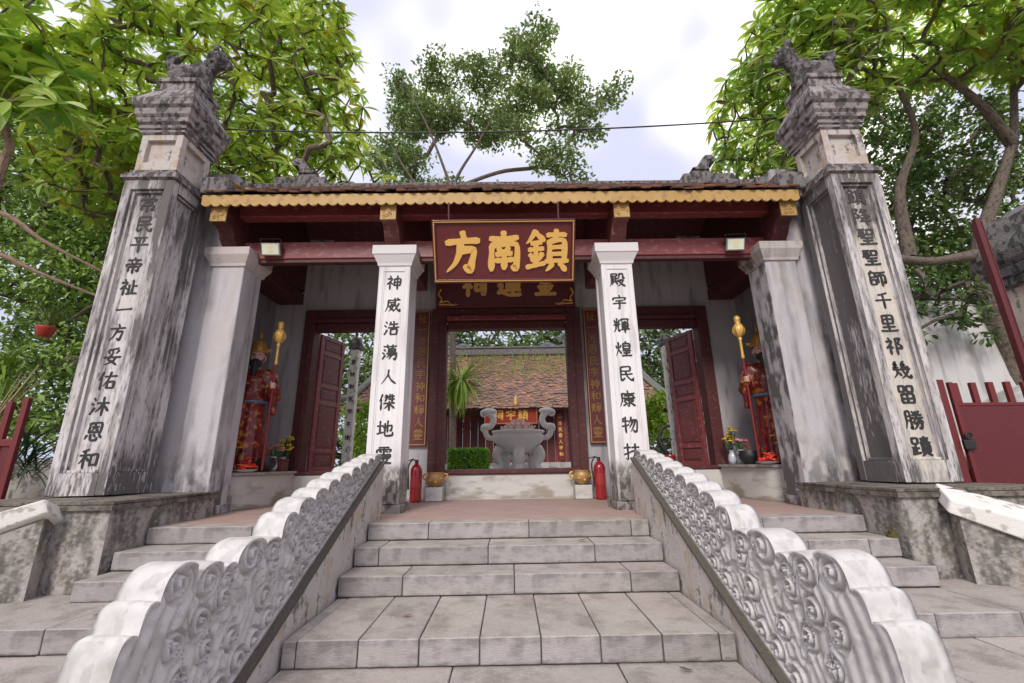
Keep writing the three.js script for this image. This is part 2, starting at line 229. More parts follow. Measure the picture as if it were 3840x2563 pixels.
const treadTex = tex(512, 512, (u, v) => { const a = fbm(u * 4, v * 4, 4, 4, 4), b = fbm(u * 22 + 3, v * 22, 4, 22, 22), s = fbm(u * 120, v * 120, 2, 120, 120); let c = mix3([0.37, 0.335, 0.315], [0.51, 0.475, 0.455], a * 0.55 + b * 0.45); c = mix3(c, [0.2, 0.175, 0.155], 0.6 * sst(0.42, 0.8, fbm(u * 7 + 4, v * 7, 5, 7, 7))); return mix3(c, [0.62, 0.58, 0.55], 0.4 * sst(0.6, 0.85, s)); });
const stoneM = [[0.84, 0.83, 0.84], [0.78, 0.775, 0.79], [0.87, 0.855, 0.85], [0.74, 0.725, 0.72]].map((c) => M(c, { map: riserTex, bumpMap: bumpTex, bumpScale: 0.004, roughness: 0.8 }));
const stone2M = [0.85, 0.8].map((c) => M([c, c, c], { map: stoneTex, bumpMap: bumpTex, bumpScale: 0.004 }));
const treadM = [[0.87, 0.83, 0.8], [0.83, 0.80, 0.78], [0.91, 0.87, 0.83]].map((c) => M(c, { map: treadTex, bumpMap: bumpTex, bumpScale: 0.005, roughness: 0.75 }));
const mortarM = M([0.085, 0.075, 0.065]);
const tileFloorTex = tex(512, 512, (u, v) => { const n = fbm(u * 6, v * 6, 4, 6, 6), s = fbm(u * 60, v * 60, 2, 60, 60); const q = mix3(mix3([0.36, 0.22, 0.18], [0.46, 0.32, 0.27], n), [0.32, 0.27, 0.24], 0.55 * sst(0.45, 0.75, fbm(u * 4 + 5, v * 9, 3, 4, 9))); return mix3(q, [0.5, 0.42, 0.37], 0.3 * sst(0.55, 0.8, s)); });
const floorM = M([1, 1, 1], { map: tileFloorTex, roughness: 0.7, bumpMap: bumpTex, bumpScale: 0.002 });
const mossTex = tex(1024, 512, (u, v) => { // old plaster under black lichen, for pedestals and curb walls
  const st = fbm(u * 30, v * 4 + 7, 4, 30, 4), bl = fbm(u * 8 + 31, v * 5, 4, 8, 5), fi = fbm(u * 70, v * 40, 3, 70, 40);
  let c = mix3([0.33, 0.30, 0.275], [0.46, 0.425, 0.40], bl); c = mix3(c, [0.34, 0.26, 0.19], 0.35 * sst(0.55, 0.75, fbm(u * 12, v * 8 + 3, 3, 12, 8)));
  c = mix3(c, [0.075, 0.066, 0.055], 0.85 * sst(0.40, 0.66, st * 0.45 + bl * 0.3 + fi * 0.25)); return mix3(c, [0.12, 0.13, 0.05], 0.4 * sst(0.62, 0.78, fbm(u * 20 + 4, v * 14, 3, 20, 14)));
}, 0.5, 1);
const mossM = M([1, 1, 1], { map: mossTex, bumpMap: bumpTex, bumpScale: 0.008, roughness: 0.95 });
const curbTex = tex(1024, 512, (u, v) => {
  const st = fbm(u * 34, v * 4 + 7, 4, 34, 4), bl = fbm(u * 7 + 11, v * 5, 4, 7, 5), fi = fbm(u * 80, v * 50, 3, 80, 50);
  let c = mix3([0.46, 0.41, 0.37], [0.62, 0.58, 0.55], bl); c = mix3(c, [0.45, 0.33, 0.2], 0.5 * sst(0.52, 0.72, fbm(u * 12, v * 6 + 3, 3, 12, 6)));
  return mix3(c, [0.1, 0.085, 0.07], 0.8 * sst(0.54, 0.7, st * 0.5 + bl * 0.25 + fi * 0.25));
}, 0.5, 1);
const curbM = M([1, 1, 1], { map: curbTex, bumpMap: bumpTex, bumpScale: 0.006, roughness: 0.95 });
const lichM = M([0.10, 0.088, 0.07], { bumpMap: bumpTex, bumpScale: 0.02, roughness: 1 });
const copeTex = tex(256, 256, (u, v) => mix3(mix3([0.76, 0.735, 0.70], [0.64, 0.60, 0.55], fbm(u * 5, v * 5, 4, 5, 5)), [0.25, 0.22, 0.17], 0.6 * sst(0.62, 0.8, fbm(u * 16 + 3, v * 16, 3, 16, 16))));
const copeM = M([1, 1, 1], { map: copeTex, bumpMap: bumpTex, bumpScale: 0.004 });
const marbleTex = tex(1024, 512, (u, v) => { const a = fbm(u * 5, v * 5, 4, 5, 5), b = fbm(u * 40, v * 40, 3, 40, 40), d = fbm(u * 14 + 9, v * 9, 4, 14, 9); return mix3(mix3(mix3([0.49, 0.465, 0.445], [0.66, 0.635, 0.62], a * 0.5 + b * 0.5), [0.36, 0.36, 0.31], 0.5 * sst(0.48, 0.75, d)), [0.27, 0.255, 0.23], 0.3 * sst(0.56, 0.72, fbm(u * 30 + 5, v * 24, 3, 30, 24))); });
const marbleM = M([1, 1, 1], { map: marbleTex, bumpMap: bumpTex, bumpScale: 0.002, roughness: 0.65 });
const porchTex = tex(512, 512, (u, v) => mix3(mix3([0.40, 0.385, 0.395], [0.50, 0.475, 0.48], fbm(u * 4, v * 4, 4, 4, 4)), [0.22, 0.20, 0.195], 0.6 * sst(0.5, 0.75, fbm(u * 18 + 3, v * 3, 4, 18, 3))), 0.5, 0.5);
const porchM = M([1, 1, 1], { map: porchTex, bumpMap: bumpTex, bumpScale: 0.003, roughness: 0.9 });
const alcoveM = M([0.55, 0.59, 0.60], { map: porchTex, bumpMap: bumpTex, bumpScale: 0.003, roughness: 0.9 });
const sillTex = tex(512, 256, (u, v) => mix3(mix3([0.52, 0.5, 0.47], [0.64, 0.62, 0.59], fbm(u * 5, v * 4, 4, 5, 4)), [0.3, 0.26, 0.2], 0.85 * sst(0.5, 0.72, fbm(u * 9 + 3, v * 4, 4, 9, 4) * 0.75 + (1 - v) * 0.28)), 0.4, 2.4);
const sillM = M([1, 1, 1], { map: sillTex, bumpMap: bumpTex, bumpScale: 0.004 });
const woodTex = tex(512, 512, (u, v) => { const g = fbm(u * 3, v * 60, 3, 3, 60), n = fbm(u * 6 + 7, v * 6, 4, 6, 6), w = fbm(u * 16, v * 30 + 5, 3, 16, 30); return mix3(mix3([0.115, 0.02, 0.02], [0.19, 0.042, 0.042], n * 0.6 + g * 0.4), [0.24, 0.14, 0.12], 0.55 * sst(0.62, 0.8, w)); });
const woodM = M([1, 1, 1], { map: woodTex, roughness: 0.5, bumpMap: bumpTex, bumpScale: 0.001 });
const redBeamM = M([1.5, 1.25, 1.3], { map: woodTex, roughness: 0.42, bumpMap: bumpTex, bumpScale: 0.001 });
const darkWoodM = M([0.55, 0.5, 0.5], { map: woodTex, roughness: 0.6 });
const signRedM = M([0.125, 0.016, 0.016], { roughness: 0.35, clearcoat: 0.3, clearcoatRoughness: 0.4 });
const goldTex = tex(256, 256, (u, v) => mix3([0.76, 0.42, 0.085], [0.90, 0.60, 0.18], fbm(u * 8, v * 8, 4, 8, 8)));
const goldM = M([1, 1, 1], { map: goldTex, metalness: 0.25, roughness: 0.42 });
const goldMattM = M([1.05, 1.05, 1.05], { map: goldTex, roughness: 0.5 });
const goldTrimM = M([0.72, 0.42, 0.12], { metalness: 0.3, roughness: 0.4 });
const fasTex = tex(512, 128, (u, v) => mix3(mix3([0.46, 0.29, 0.085], [0.56, 0.385, 0.155], fbm(u * 20, v * 4, 4, 20, 4)), [0.30, 0.18, 0.07], 0.6 * sst(0.55, 0.75, fbm(u * 30 + 9, v * 6, 4, 30, 6))), 0.4, 2);
const fasM = M([0.9, 0.82, 0.66], { map: fasTex, roughness: 0.55 });
const inkM = M([0.028, 0.026, 0.026], { roughness: 0.75 });
const inkOldM = M([0.06, 0.056, 0.054], { roughness: 0.9 });
const roofTileM = [[0.21, 0.105, 0.07], [0.16, 0.085, 0.06], [0.12, 0.075, 0.06], [0.26, 0.12, 0.075]].map((c) => M(c, { bumpMap: bumpTex, bumpScale: 0.01, roughness: 0.9 }));
const oldMasTex = tex(512, 512, (u, v) => mix3(mix3([0.15, 0.14, 0.14], [0.34, 0.32, 0.31], fbm(u * 6, v * 6, 4, 6, 6)), [0.05, 0.048, 0.045], 0.85 * sst(0.45, 0.65, fbm(u * 22 + 3, v * 12, 4, 22, 12))), 1, 1);
const oldMasM = M([0.78, 0.76, 0.76], { map: oldMasTex, bumpMap: bumpTex, bumpScale: 0.012, roughness: 1 });
const stoneDarkM = M([1.15, 1.06, 1.07], { map: oldMasTex, bumpMap: bumpTex, bumpScale: 0.012, roughness: 1 });

// ---------------------------------------------------------------- ground and stairs
const R0 = rng(4242), rr = (a, b, r = R0) => a + (b - a) * r(), pick = (l, r = R0) => l[Math.floor(r() * l.length) % l.length];
const soilTex = tex(512, 512, (u, v) => mix3([0.10, 0.085, 0.06], [0.20, 0.17, 0.12], fbm(u * 12, v * 12, 5, 12, 12)), 0.3, 0.3);
struct('ground', uvm(bx(-400, 400, -1.2, -0.95, -400, 400)), M([1, 1, 1], { map: soilTex }));
struct('porch_floor', uvm(bx(-4.4, 4.4, -0.15, -0.004, -3.2, -0.23)), floorM);
struct('courtyard_ground', uvm(bx(-30, 30, -0.2, 0.38, -46, -3.22)), M([0.9, 0.86, 0.82], { map: stoneTex, roughness: 0.9 }));
struct('garden_ground', mg([uvm(bx(-30, -4.7, -0.5, -0.02, -3.2, 0.3)), uvm(bx(4.7, 30, -0.5, -0.02, -3.2, 0.3))]), M([0.8, 0.8, 0.7], { map: soilTex }));
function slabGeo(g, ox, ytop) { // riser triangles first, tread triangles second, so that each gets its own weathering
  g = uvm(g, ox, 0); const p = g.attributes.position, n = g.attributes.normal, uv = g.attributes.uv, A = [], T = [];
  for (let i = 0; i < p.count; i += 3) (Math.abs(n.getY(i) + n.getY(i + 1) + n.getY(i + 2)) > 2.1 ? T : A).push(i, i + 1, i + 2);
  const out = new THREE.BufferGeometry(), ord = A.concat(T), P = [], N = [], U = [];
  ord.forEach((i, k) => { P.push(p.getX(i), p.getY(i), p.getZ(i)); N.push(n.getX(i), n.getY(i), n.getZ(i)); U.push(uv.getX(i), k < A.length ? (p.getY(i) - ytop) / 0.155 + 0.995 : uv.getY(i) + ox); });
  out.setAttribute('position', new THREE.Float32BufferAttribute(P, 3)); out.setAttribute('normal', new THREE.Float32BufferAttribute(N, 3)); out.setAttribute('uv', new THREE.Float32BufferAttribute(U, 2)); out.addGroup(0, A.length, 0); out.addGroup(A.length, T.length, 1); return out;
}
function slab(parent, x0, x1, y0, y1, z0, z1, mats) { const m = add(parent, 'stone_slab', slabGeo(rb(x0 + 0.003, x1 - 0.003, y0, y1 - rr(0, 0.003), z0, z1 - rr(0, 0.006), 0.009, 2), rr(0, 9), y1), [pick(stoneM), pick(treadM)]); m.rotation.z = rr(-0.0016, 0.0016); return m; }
function flight(name, rows) {
  const g = new THREE.Group(); g.name = nm(name); g.userData.kind = 'structure'; scene.add(g); const core = [];
  for (const [y, z0, z1, xs, mats] of rows) { for (let i = 0; i + 1 < xs.length; i++) slab(g, xs[i], xs[i + 1], y - 0.146, y, z0, z1, mats || stoneM); core.push(bx(xs[0] + 0.004, xs[xs.length - 1] - 0.004, y - 0.4, y - 0.018, z0 - 0.015, z1 - 0.022)); }
  add(g, 'mortar_bed', mg(core), mortarM);
}
flight('center_stairs', [
  [0, -0.225, 0.0, [-1.33, -0.76, 0.19, 1.16, 1.33]], [-0.15, -0.02, 0.345, [-1.33, -1.12, -0.18, 0.74, 1.33]], [-0.3, 0.33, 0.675, [-1.33, -0.83, 0.04, 0.95, 1.33]],
  [-0.45, 0.655, 1.515, [-1.33, -1.245, -0.885, -0.53, -0.175, 0.185, 0.535, 0.9, 1.235, 1.33], treadM], [-0.6, 1.49, 2.6, [-1.33, -0.33, 0.63, 1.33], treadM], [-0.75, 2.58, 3.6, [-1.33, -0.5, 0.4, 1.33]], [-0.9, 3.58, 7, [-1.9, -0.6, 0.6, 1.9]],
]);
const mirror = (xs) => xs.map((x) => -x).reverse();
for (const s of [-1, 1]) {
  const q = (xs) => (s > 0 ? xs : mirror(xs)), w = 1.585;
  flight('side_stairs', [
    [0, -0.225, 0.0, q([w, 2.25, 2.42, 3.4])], [-0.15, -0.02, 0.345, q(s > 0 ? [w, 2.6, 3.13, 3.4] : [w, 2.55, 3.39])], [-0.3, 0.33, 0.675, q([w, 2.75, 3.38])],
    [-0.45, 0.655, 1.245, q(s > 0 ? [w, 2.3, 2.78, 3.35, 3.9, 5.2] : [w, 2.05, 2.62, 2.98, 3.45, 4.0, 5.2]), treadM], [-0.452, 0.1, 0.662, q([3.40, 4.2, 5.2]), treadM], [-0.6, 1.225, 2.3, q([w, 2.4, 3.0, 5.2]), treadM], [-0.75, 2.28, 7, q([1.95, 3, 5.2])],
  ]);
  // plaster pedestals under the big pillars, wing walls with rounded coping
  const side = s < 0 ? 'left' : 'right';
  const pd = thing('pillar_pedestal', s < 0 ? 'black stained plaster pedestal under the left gate pillar' : 'mottled plaster pedestal under the right gate pillar, brown moss clump low on it', 'pedestal', [s * 4.1, -0.46, -0.2]);
  const X = (a) => s * a - s * 4.1;
  add(pd, 'body', uvm(bx(X(3.42), X(4.95), 0, 0.66, -0.75, 0.62), s * 3, 2), mossM);
  add(pd, 'ledge', mg([uvm(bx(X(3.385), X(4.98), 0.655, 0.695, -0.78, 0.655)), uvm(bx(X(3.40), X(4.96), 0.70, 0.725, -0.77, 0.63))]), M([0.55, 0.5, 0.46], { map: mossTex, bumpMap: bumpTex, bumpScale: 0.006 }));
  const wg = thing('wing_wall', `low stained wing wall with rounded pale coping on the ${side} flank of the stairs`, 'wall', [s * (s < 0 ? 3.85 : 3.78), -0.46, 0.48]);
  wg.rotation.y = s < 0 ? Math.PI - 0.36 : 0.36; wg.rotation.y = s < 0 ? -(Math.PI - 0.36) + 2 * Math.PI : -0.36;
  const wl = 1.6, pr = [[0, -0.1], [wl, -0.2], [wl, -0.02], [0, 0.60]];
  add(wg, 'body', uvm(prism(pr, 0.22).translate(0, 0, -0.11), 4, s), mossM);
  const cp = rb(-0.04, wl, -0.11, 0.11, -0.15, 0.15, 0.03, 3); { const p = cp.attributes.position; for (let i = 0; i < p.count; i++) { const t = clamp(p.getX(i) / wl), y = p.getY(i) * lerp(0.55, 1.3, t); p.setY(i, y - 0.45 * p.getZ(i)); } cp.computeVertexNormals(); } cp.rotateZ(-Math.atan2(0.62, wl)).translate(0, 0.64, 0.0);
  add(wg, 'coping', uvm(cp), copeM);
}
{ // moss clump on the right pedestal
  const r = rng(5), f = (x, y, z) => ell(x, y, z, [0, 0, 0], [0.1, 0.11, 0.06]) + (vn3(x * 40, y * 40, z * 40) - 0.5) * 0.05;
  const m = add(scene, 'moss_clump', sdfMesh(f, [-0.14, -0.15, -0.09], [0.14, 0.15, 0.09], 0.012), M([0.09, 0.075, 0.02], { bumpMap: bumpTex, roughness: 1 })); m.position.set(3.40, -0.17, 0.28); m.rotation.y = Math.PI / 2; m.scale.set(0.5, 0.8, 0.6);
  tag(m, 'brown and green moss clump growing on the right pillar pedestal', 'moss');
}

// ---------------------------------------------------------------- carved balustrades on curb walls
const LUMPS = [[-0.5, -0.22, 0.645, 0.60], [-0.22, -0.02, 0.605, 0.555], [-0.02, 0.2, 0.565, 0.515], [0.2, 0.42, 0.525, 0.46], [0.42, 0.68, 0.475, 0.415], [0.68, 0.9, 0.43, 0.36], [0.9, 1.12, 0.375, 0.31], [1.12, 1.36, 0.325, 0.235], [1.36, 1.555, 0.25, 0.112], [1.555, 1.72, 0.13, 0.105], [1.72, 1.99, 0.155, 0.035], [1.99, 2.10, 0.075, 0.015], [2.10, 2.29, 0.105, 0.005], [2.29, 2.49, 0.14, 0.008], [2.49, 2.57, 0.03, -0.075], [2.57, 2.68, -0.06, -0.36], [2.68, 2.76, -0.34, -0.62]];
const ytop = (z) => { for (const [a, b, p, e] of LUMPS) if (z <= b) { const u = clamp((z - a) / (b - a)), up = 1 - Math.pow(1 - clamp(u / 0.4), 2); return u < 0.4 ? lerp(p - (b - a) * 0.12, p, up) : e + (p - e) * Math.sqrt(Math.max(0, 1 - Math.pow((u - 0.4) / 0.6, 2.6))); } return -0.62; };
const ybot = (z) => Math.max(-0.86, 0.452 - 0.462 * (z + 0.209));
const SPI = (() => { const r = rng(31), o = []; let z = -0.42; while (z < 2.3) { const H = ytop(z) - ybot(z) - 0.05, big = 0.036 + 0.036 * clamp((z + 0.4) / 2.2); for (let row = 0; row < 4; row++) { const y = ybot(z) + 0.065 + row * big * 2.0 + rr(-0.014, 0.014, r); if (y > ytop(z) - big * 0.6) break; if (z > 1.25 && r() < 0.34) continue; o.push([z + (row % 2) * big * 0.9 + rr(-0.012, 0.012, r), y, big * rr(0.75, 1.25, r), r() < 0.5 ? 1 : -1, r() * 6.28]); } z += big * rr(1.75, 2.15, r); }
  for (const [a, b, p] of LUMPS.slice(8, 14)) o.push([(a + b) / 2 - 0.01, p - 0.085, (b - a) * 0.42, 1, 2]); return o; })();
function relief(z, y) {
  let best = 9, sp = null; for (const s of SPI) { const dz = z - s[0], dy = y - s[1]; if (Math.abs(dz) > s[2] * 1.4 || Math.abs(dy) > s[2] * 1.4) continue; const k = Math.hypot(dz, dy) / s[2]; if (k < best) { best = k; sp = s; } }
  const t = (y - ybot(z)), d = ytop(z) - y; 
  const rg0 = (q) => Math.pow(Math.abs(Math.cos(Math.PI * q)), 0.55), w = sst(0.9, 1.6, z), nz = 0.5 * fbm(z * 5, y * 5, 2);
  let h = lerp(rg0((y + 0.46 * z) / 0.05 + nz + 0.5 * Math.sin(z * 22)), rg0((z + 0.3 * y + 0.018 * Math.sin(y * 19 + z * 6)) / 0.068 + nz), w) * 0.5 + 0.22;
  if (z > 2.2) h = lerp(h, 0.3 + 0.55 * rg0((z + 0.36 * y + 0.016 * Math.sin(y * 12)) / 0.085), sst(2.2, 2.34, z));
  if (z < 2.1) { const hole = fbm(z * 22, y * 22 + 40, 2); if (best > 1.0) h *= 1 - 0.9 * sst(0.56, 0.64, hole) * (1 - 0.5 * w); }
  if (sp && best < 1.15) { const th = Math.atan2(y - sp[1], z - sp[0]) * sp[3] + sp[4], rg = 0.5 + 0.5 * Math.cos(2 * Math.PI * 2.1 * best - th), dome = 1 - 0.35 * best; h = lerp(h, clamp(0.12 + 0.95 * Math.pow(rg, 0.7) * dome), 1 - sst(0.92, 1.15, best)); }
  h *= sst(0.028, 0.05, t); if (t < 0.03) h = 0.75; // plain fillet along the foot
  if (d < 0.022) h = lerp(0.95, h, sst(0.012, 0.022, d));
  return h;
}
for (const s of [-1, 1]) {
  const P = [], I = [], N = 470, Z0 = -0.48, Z1 = 2.76, ROW = 78, xi = 1.43, xo = 1.565, C = [];
  const push = (x, y, z) => { P.push(s * x, y, z); return P.length / 3 - 1; };
  const cols = [];
  for (let i = 0; i <= N; i++) {
    const z = lerp(Z0, Z1, i / N), a = ybot(z), b = Math.max(ytop(z), a + 0.02), col = [];
    for (let j = 0; j <= ROW; j++) { const t = j / ROW, y = lerp(a, b, t), e = t > 0.985 ? 0.006 : 0; col.push(push(xi - 0.058 * relief(z, y) + e, y, z)); }
    const wob = 0.004 * (fbm(z * 4, 3, 2) - 0.5); col.push(push(lerp(xi, xo, 0.3), b + 0.004 + wob, z), push(lerp(xi, xo, 0.8), b + 0.004 + wob, z), push(xo, b - 0.008, z), push(xo, a, z)); cols.push(col);
  }
  for (let i = 0; i < N; i++) for (let j = 0; j < ROW + 4; j++) { const a = cols[i][j], b = cols[i + 1][j], c = cols[i + 1][j + 1], d = cols[i][j + 1]; if (s > 0) I.push(a, d, c, a, c, b); else I.push(a, c, d, a, b, c); }
  let g = new THREE.BufferGeometry(); g.setAttribute('position', new THREE.Float32BufferAttribute(P, 3)); g.setIndex(I); g.computeVertexNormals(); 
  const o = thing('carved_balustrade', `pale stone balustrade carved with clouds and scrolls on the ${s < 0 ? 'left' : 'right'} of the middle stairs`, 'balustrade', [s * 1.5, -0.8, 2.6]);
  add(o, 'carved_stone', uvm(g.translate(-s * 1.5, 0.8, -2.6), s * 2.3, 1), marbleM);
  const cw = thing('curb_wall', `sloping plaster curb wall with mossy top edge carrying the ${s < 0 ? 'left' : 'right'} carved balustrade`, 'wall', [s * 1.45, -0.9, 1]);
  const out = [[-0.48, 0.57]]; for (let z = -0.4; z <= 2.8; z += 0.4) out.push([z, Math.max(-0.9, 0.452 - 0.462 * (z + 0.209) - 0.002)]); out.push([2.8, -1.1], [-0.48, -1.1]);
  const pg = (x0, x1, off) => { const q = prism(off ? out.slice(0, -2).concat(out.slice(0, -2).reverse().map(([z, y]) => [z, y - 0.022])) : out, x1 - x0); q.rotateY(-Math.PI / 2); q.translate(x1, 0, 0); return q; };
  add(cw, 'body', uvm(pg(s > 0 ? 1.345 : -1.575, s > 0 ? 1.575 : -1.345).translate(-s * 1.45, 0.9, -1), s * 5, 2), curbM);
  add(cw, 'mossy_edge', uvm(pg(s > 0 ? 1.332 : -1.41, s > 0 ? 1.41 : -1.332, 1).translate(-s * 1.45, 0.906, -1)), lichM);
}
// ---------------------------------------------------------------- big gate pillars
function pillarTex(seed, right) {
  return tex(1024, 2048, (u, v) => {
    const front = u < 0.5, x = front ? u * 2 : (u - 0.5) * 2; // side: x runs from back (0) to front (1)
    const Y = v * 18, X = u * 6;
    const bl = fbm(X * 1.3 + seed, v * 7, 5), st = fbm(X * 2.6 + seed * 3, v * 7 + 3, 4), fi = fbm(X * 16 + seed, Y * 5, 4), sp = fbm(X * 14 + 9, Y * 2.4 + seed, 4);
    let c = mix3([0.56, 0.52, 0.515], [0.73, 0.695, 0.695], bl * 0.7 + fi * 0.3);
    c = mix3(c, [0.60, 0.52, 0.41], 0.3 * sst(0.48, 0.7, fbm(X * 3 + 5, v * 12 + seed, 3)));
    const ru = fbm(X * 2.6 + seed, v * 2.4 + 8, 4);
    let d = 0.6 * sst(0.42, 0.7, st * 0.45 + bl * 0.55) + 0.10 * sst(0.4, 0.7, fi); d += 0.38 * sst(0.56, 0.74, sp) + 0.55 * sst(0.53, 0.72, ru) * sst(0.1, 0.9, v + 0.3 * bl);
    const top = sst(0.72, 1, v + 0.2 * (st - 0.5)), low = sst(0.14, 0.0, v + 0.12 * (bl - 0.5));
    d += (front ? 0.42 : 0.3) * top + low * 0.5 * sst(0.35, 0.6, sp);
    if (right) {
      if (!front) { const edge = sst(0.46, 0.12, x + 0.3 * (st - 0.5)); d += 1.25 * edge * sst(0.3, 0.5, fi * 0.5 + bl * 0.5 + 0.12); const pan = sst(0.22, 0.3, x) * sst(0.8, 0.72, x); d += 0.62 * pan * sst(0.34, 0.56, st * 0.5 + sp * 0.5) * sst(0.06, 0.12, v); d += 1.2 * sst(0.16, 0.02, v + 0.14 * (bl - 0.5)) * sst(1, 0.5, x); }
      else { const pan = sst(0.26, 0.3, x) * sst(0.76, 0.72, x); d *= lerp(1, 0.5, pan * (1 - top)); c = mix3(c, [0.64, 0.56, 0.43], 0.5 * pan); d += 0.5 * top * pan * sst(0.42, 0.6, sp); }
    } else if (!front) { d += 0.7 * sst(0.2, 0.02, v + 0.12 * (bl - 0.5)) * sst(0.3, 0.6, sp + 0.1); d += 0.3 * sst(0.3, 0.1, x) * sst(0.4, 0.6, st); }
    else { d += 0.4 * sst(0.25, 0.1, Math.abs(x - 0.86) + 0.1 * bl) * sst(0.42, 0.62, st); }
    return mix3(c, [0.095, 0.085, 0.08], clamp(d, 0, 0.93));
  });
}
for (const s of [-1, 1]) {
  const H = 3.67, yb = 0.28, side = s < 0 ? 'left' : 'right';
  const pm = M([1, 1, 1], { map: pillarTex(s < 0 ? 3.3 : 8.1, s > 0), bumpMap: bumpTex, bumpScale: 0.006, roughness: 0.92 }); 
  const p = thing('gate_pillar', s < 0 ? 'tall grey streaked plaster pillar with black lettering, left of the gate' : 'tall plaster pillar with black lettering and heavy black stains, right of the gate', 'pillar', [s * 4.355, yb, -0.5]);
  const L = [bx(-0.235, 0.235, 0, H, -0.235, 0.235)];
  for (const a of [-1, 1]) for (const b of [-1, 1]) L.push(rb(a * 0.2, a * 0.302, 0, H, b * 0.2, b * 0.302, 0.012));
  for (let k = 0; k < 4; k++) { const R = [bx(-0.2, 0.2, 0.001, 0.22, 0.2, 0.3), bx(-0.2, 0.2, H - 0.13, H - 0.001, 0.2, 0.3), rb(-0.2, -0.165, 0.22, H - 0.13, 0.2, 0.272, 0.008), rb(0.165, 0.2, 0.22, H - 0.13, 0.2, 0.272, 0.008), rb(-0.165, 0.165, 0.22, 0.25, 0.2, 0.271, 0.008), rb(-0.165, 0.165, H - 0.165, H - 0.13, 0.2, 0.271, 0.008)]; R.forEach((g) => L.push(g.rotateY((k * Math.PI) / 2))); }
  const g = mg(L), P = g.attributes.position, UV = new Float32Array(P.count * 2), Nn = g.attributes.normal;
  for (let i = 0; i < P.count; i++) { const fx = Math.abs(Nn.getX(i)) > Math.abs(Nn.getZ(i)); UV[i * 2] = fx ? 0.5 + ((P.getZ(i) + 0.31) / 0.62) * 0.5 : ((P.getX(i) + 0.31) / 0.62) * 0.5; UV[i * 2 + 1] = P.getY(i) / H; }
  g.setAttribute('uv', new THREE.BufferAttribute(UV, 2));
  add(p, 'shaft', g, pm);
  add(p, 'neck_moulding', sq([[H, 0.3], [H + 0.015, 0.335], [H + 0.06, 0.335], [H + 0.075, 0.315], [H + 0.095, 0.315], [H + 0.11, 0.285], [H + 0.15, 0.285], [H + 0.16, 0.27]]), stoneDarkM);
  const y0 = H + 0.16, y1 = y0 + 0.53, K = [bx(-0.21, 0.21, y0, y1, -0.21, 0.21)];
  for (const a of [-1, 1]) for (const b of [-1, 1]) K.push(rb(a * 0.175, a * 0.262, y0, y1, b * 0.175, b * 0.262, 0.01));
  for (let k = 0; k < 4; k++) for (const q of [bx(-0.175, 0.175, y0 + 0.001, y0 + 0.12, 0.17, 0.26), bx(-0.175, 0.175, y1 - 0.08, y1 - 0.001, 0.17, 0.26)]) K.push(q.rotateY((k * Math.PI) / 2));
  add(p, 'panelled_block', uvm(mg(K), s * 3.1, 0.4), M([0.95, 0.92, 0.92], { map: curbTex, bumpMap: bumpTex, bumpScale: 0.006, roughness: 0.95 }));
  add(p, 'cornice', sq([[y1, 0.265], [y1 + 0.02, 0.285], [y1 + 0.05, 0.285], [y1 + 0.055, 0.275], [y1 + 0.075, 0.30], [y1 + 0.12, 0.30], [y1 + 0.125, 0.29], [y1 + 0.15, 0.325], [y1 + 0.21, 0.33], [y1 + 0.215, 0.318], [y1 + 0.25, 0.35], [y1 + 0.33, 0.36], [y1 + 0.335, 0.345], [y1 + 0.37, 0.385], [y1 + 0.47, 0.39], [y1 + 0.49, 0.375], [y1 + 0.62, 0.30], [y1 + 0.70, 0.26]]), stoneDarkM);
  add(p, 'statue_base', sq([[y1 + 0.70, 0.245], [y1 + 0.74, 0.245], [y1 + 0.75, 0.225], [y1 + 0.86, 0.225], [y1 + 0.87, 0.25], [y1 + 0.93, 0.25]]), stoneDarkM);
  const words = s < 0 ? ['chang', 'min', 'ping', 'di2', 'zhi', 'yi', 'fang', 'tuo', 'you', 'mu', 'en', 'he'] : ['zhen', 'jiang', 'sheng2', 'sheng2', 'shi', 'qian', 'li', 'qi', 'ji', 'liu', 'sheng', 'ji2'];
  words.forEach((w, i) => { const c = add(p, 'character', glyph(G[w], i < 3 ? 0.225 : 0.205, s > 0 ? 13.5 : 12.5, 0.003, i + 40 * s), i < 3 ? inkOldM : inkM); c.position.set((i % 3 - 1) * 0.006, H - 0.30 - i * (H - 0.66) / 11.0, 0.2362); });
  // lion statue on top
  const r = rng(11 + s), base = (x, y, z) => {
    let d = smin(cap(x, y, z, [-0.2, 0.2, 0], [0.02, 0.27, 0], 0.15, 0.15), cap(x, y, z, [0.04, 0.25, 0], [0.20, 0.52, 0], 0.14, 0.11), 0.08);
    d = smin(d, ell(x, y, z, [0.26, 0.63, 0], [0.15, 0.13, 0.125]), 0.05); d = smin(d, cap(x, y, z, [0.32, 0.60, 0], [0.42, 0.57, 0], 0.075, 0.06), 0.03);
    d = smin(d, cap(x, y, z, [0.32, 0.56, 0], [0.39, 0.505, 0], 0.045, 0.035), 0.02);
    for (const q of [-1, 1]) { d = smin(d, cap(x, y, z, [0.14, 0.3, q * 0.08], [0.2, 0.02, q * 0.1], 0.065, 0.05), 0.03); d = smin(d, ell(x, y, z, [0.23, 0.03, q * 0.1], [0.08, 0.04, 0.05]), 0.02); d = smin(d, ell(x, y, z, [-0.18, 0.13, q * 0.12], [0.15, 0.14, 0.07]), 0.04); d = smin(d, ell(x, y, z, [-0.04, 0.03, q * 0.14], [0.11, 0.04, 0.05]), 0.02); d = smin(d, ell(x, y, z, [0.22, 0.755, q * 0.1], [0.045, 0.055, 0.03]), 0.015); d = Math.max(d, -ell(x, y, z, [0.365, 0.655, q * 0.07], [0.025, 0.02, 0.03])); }
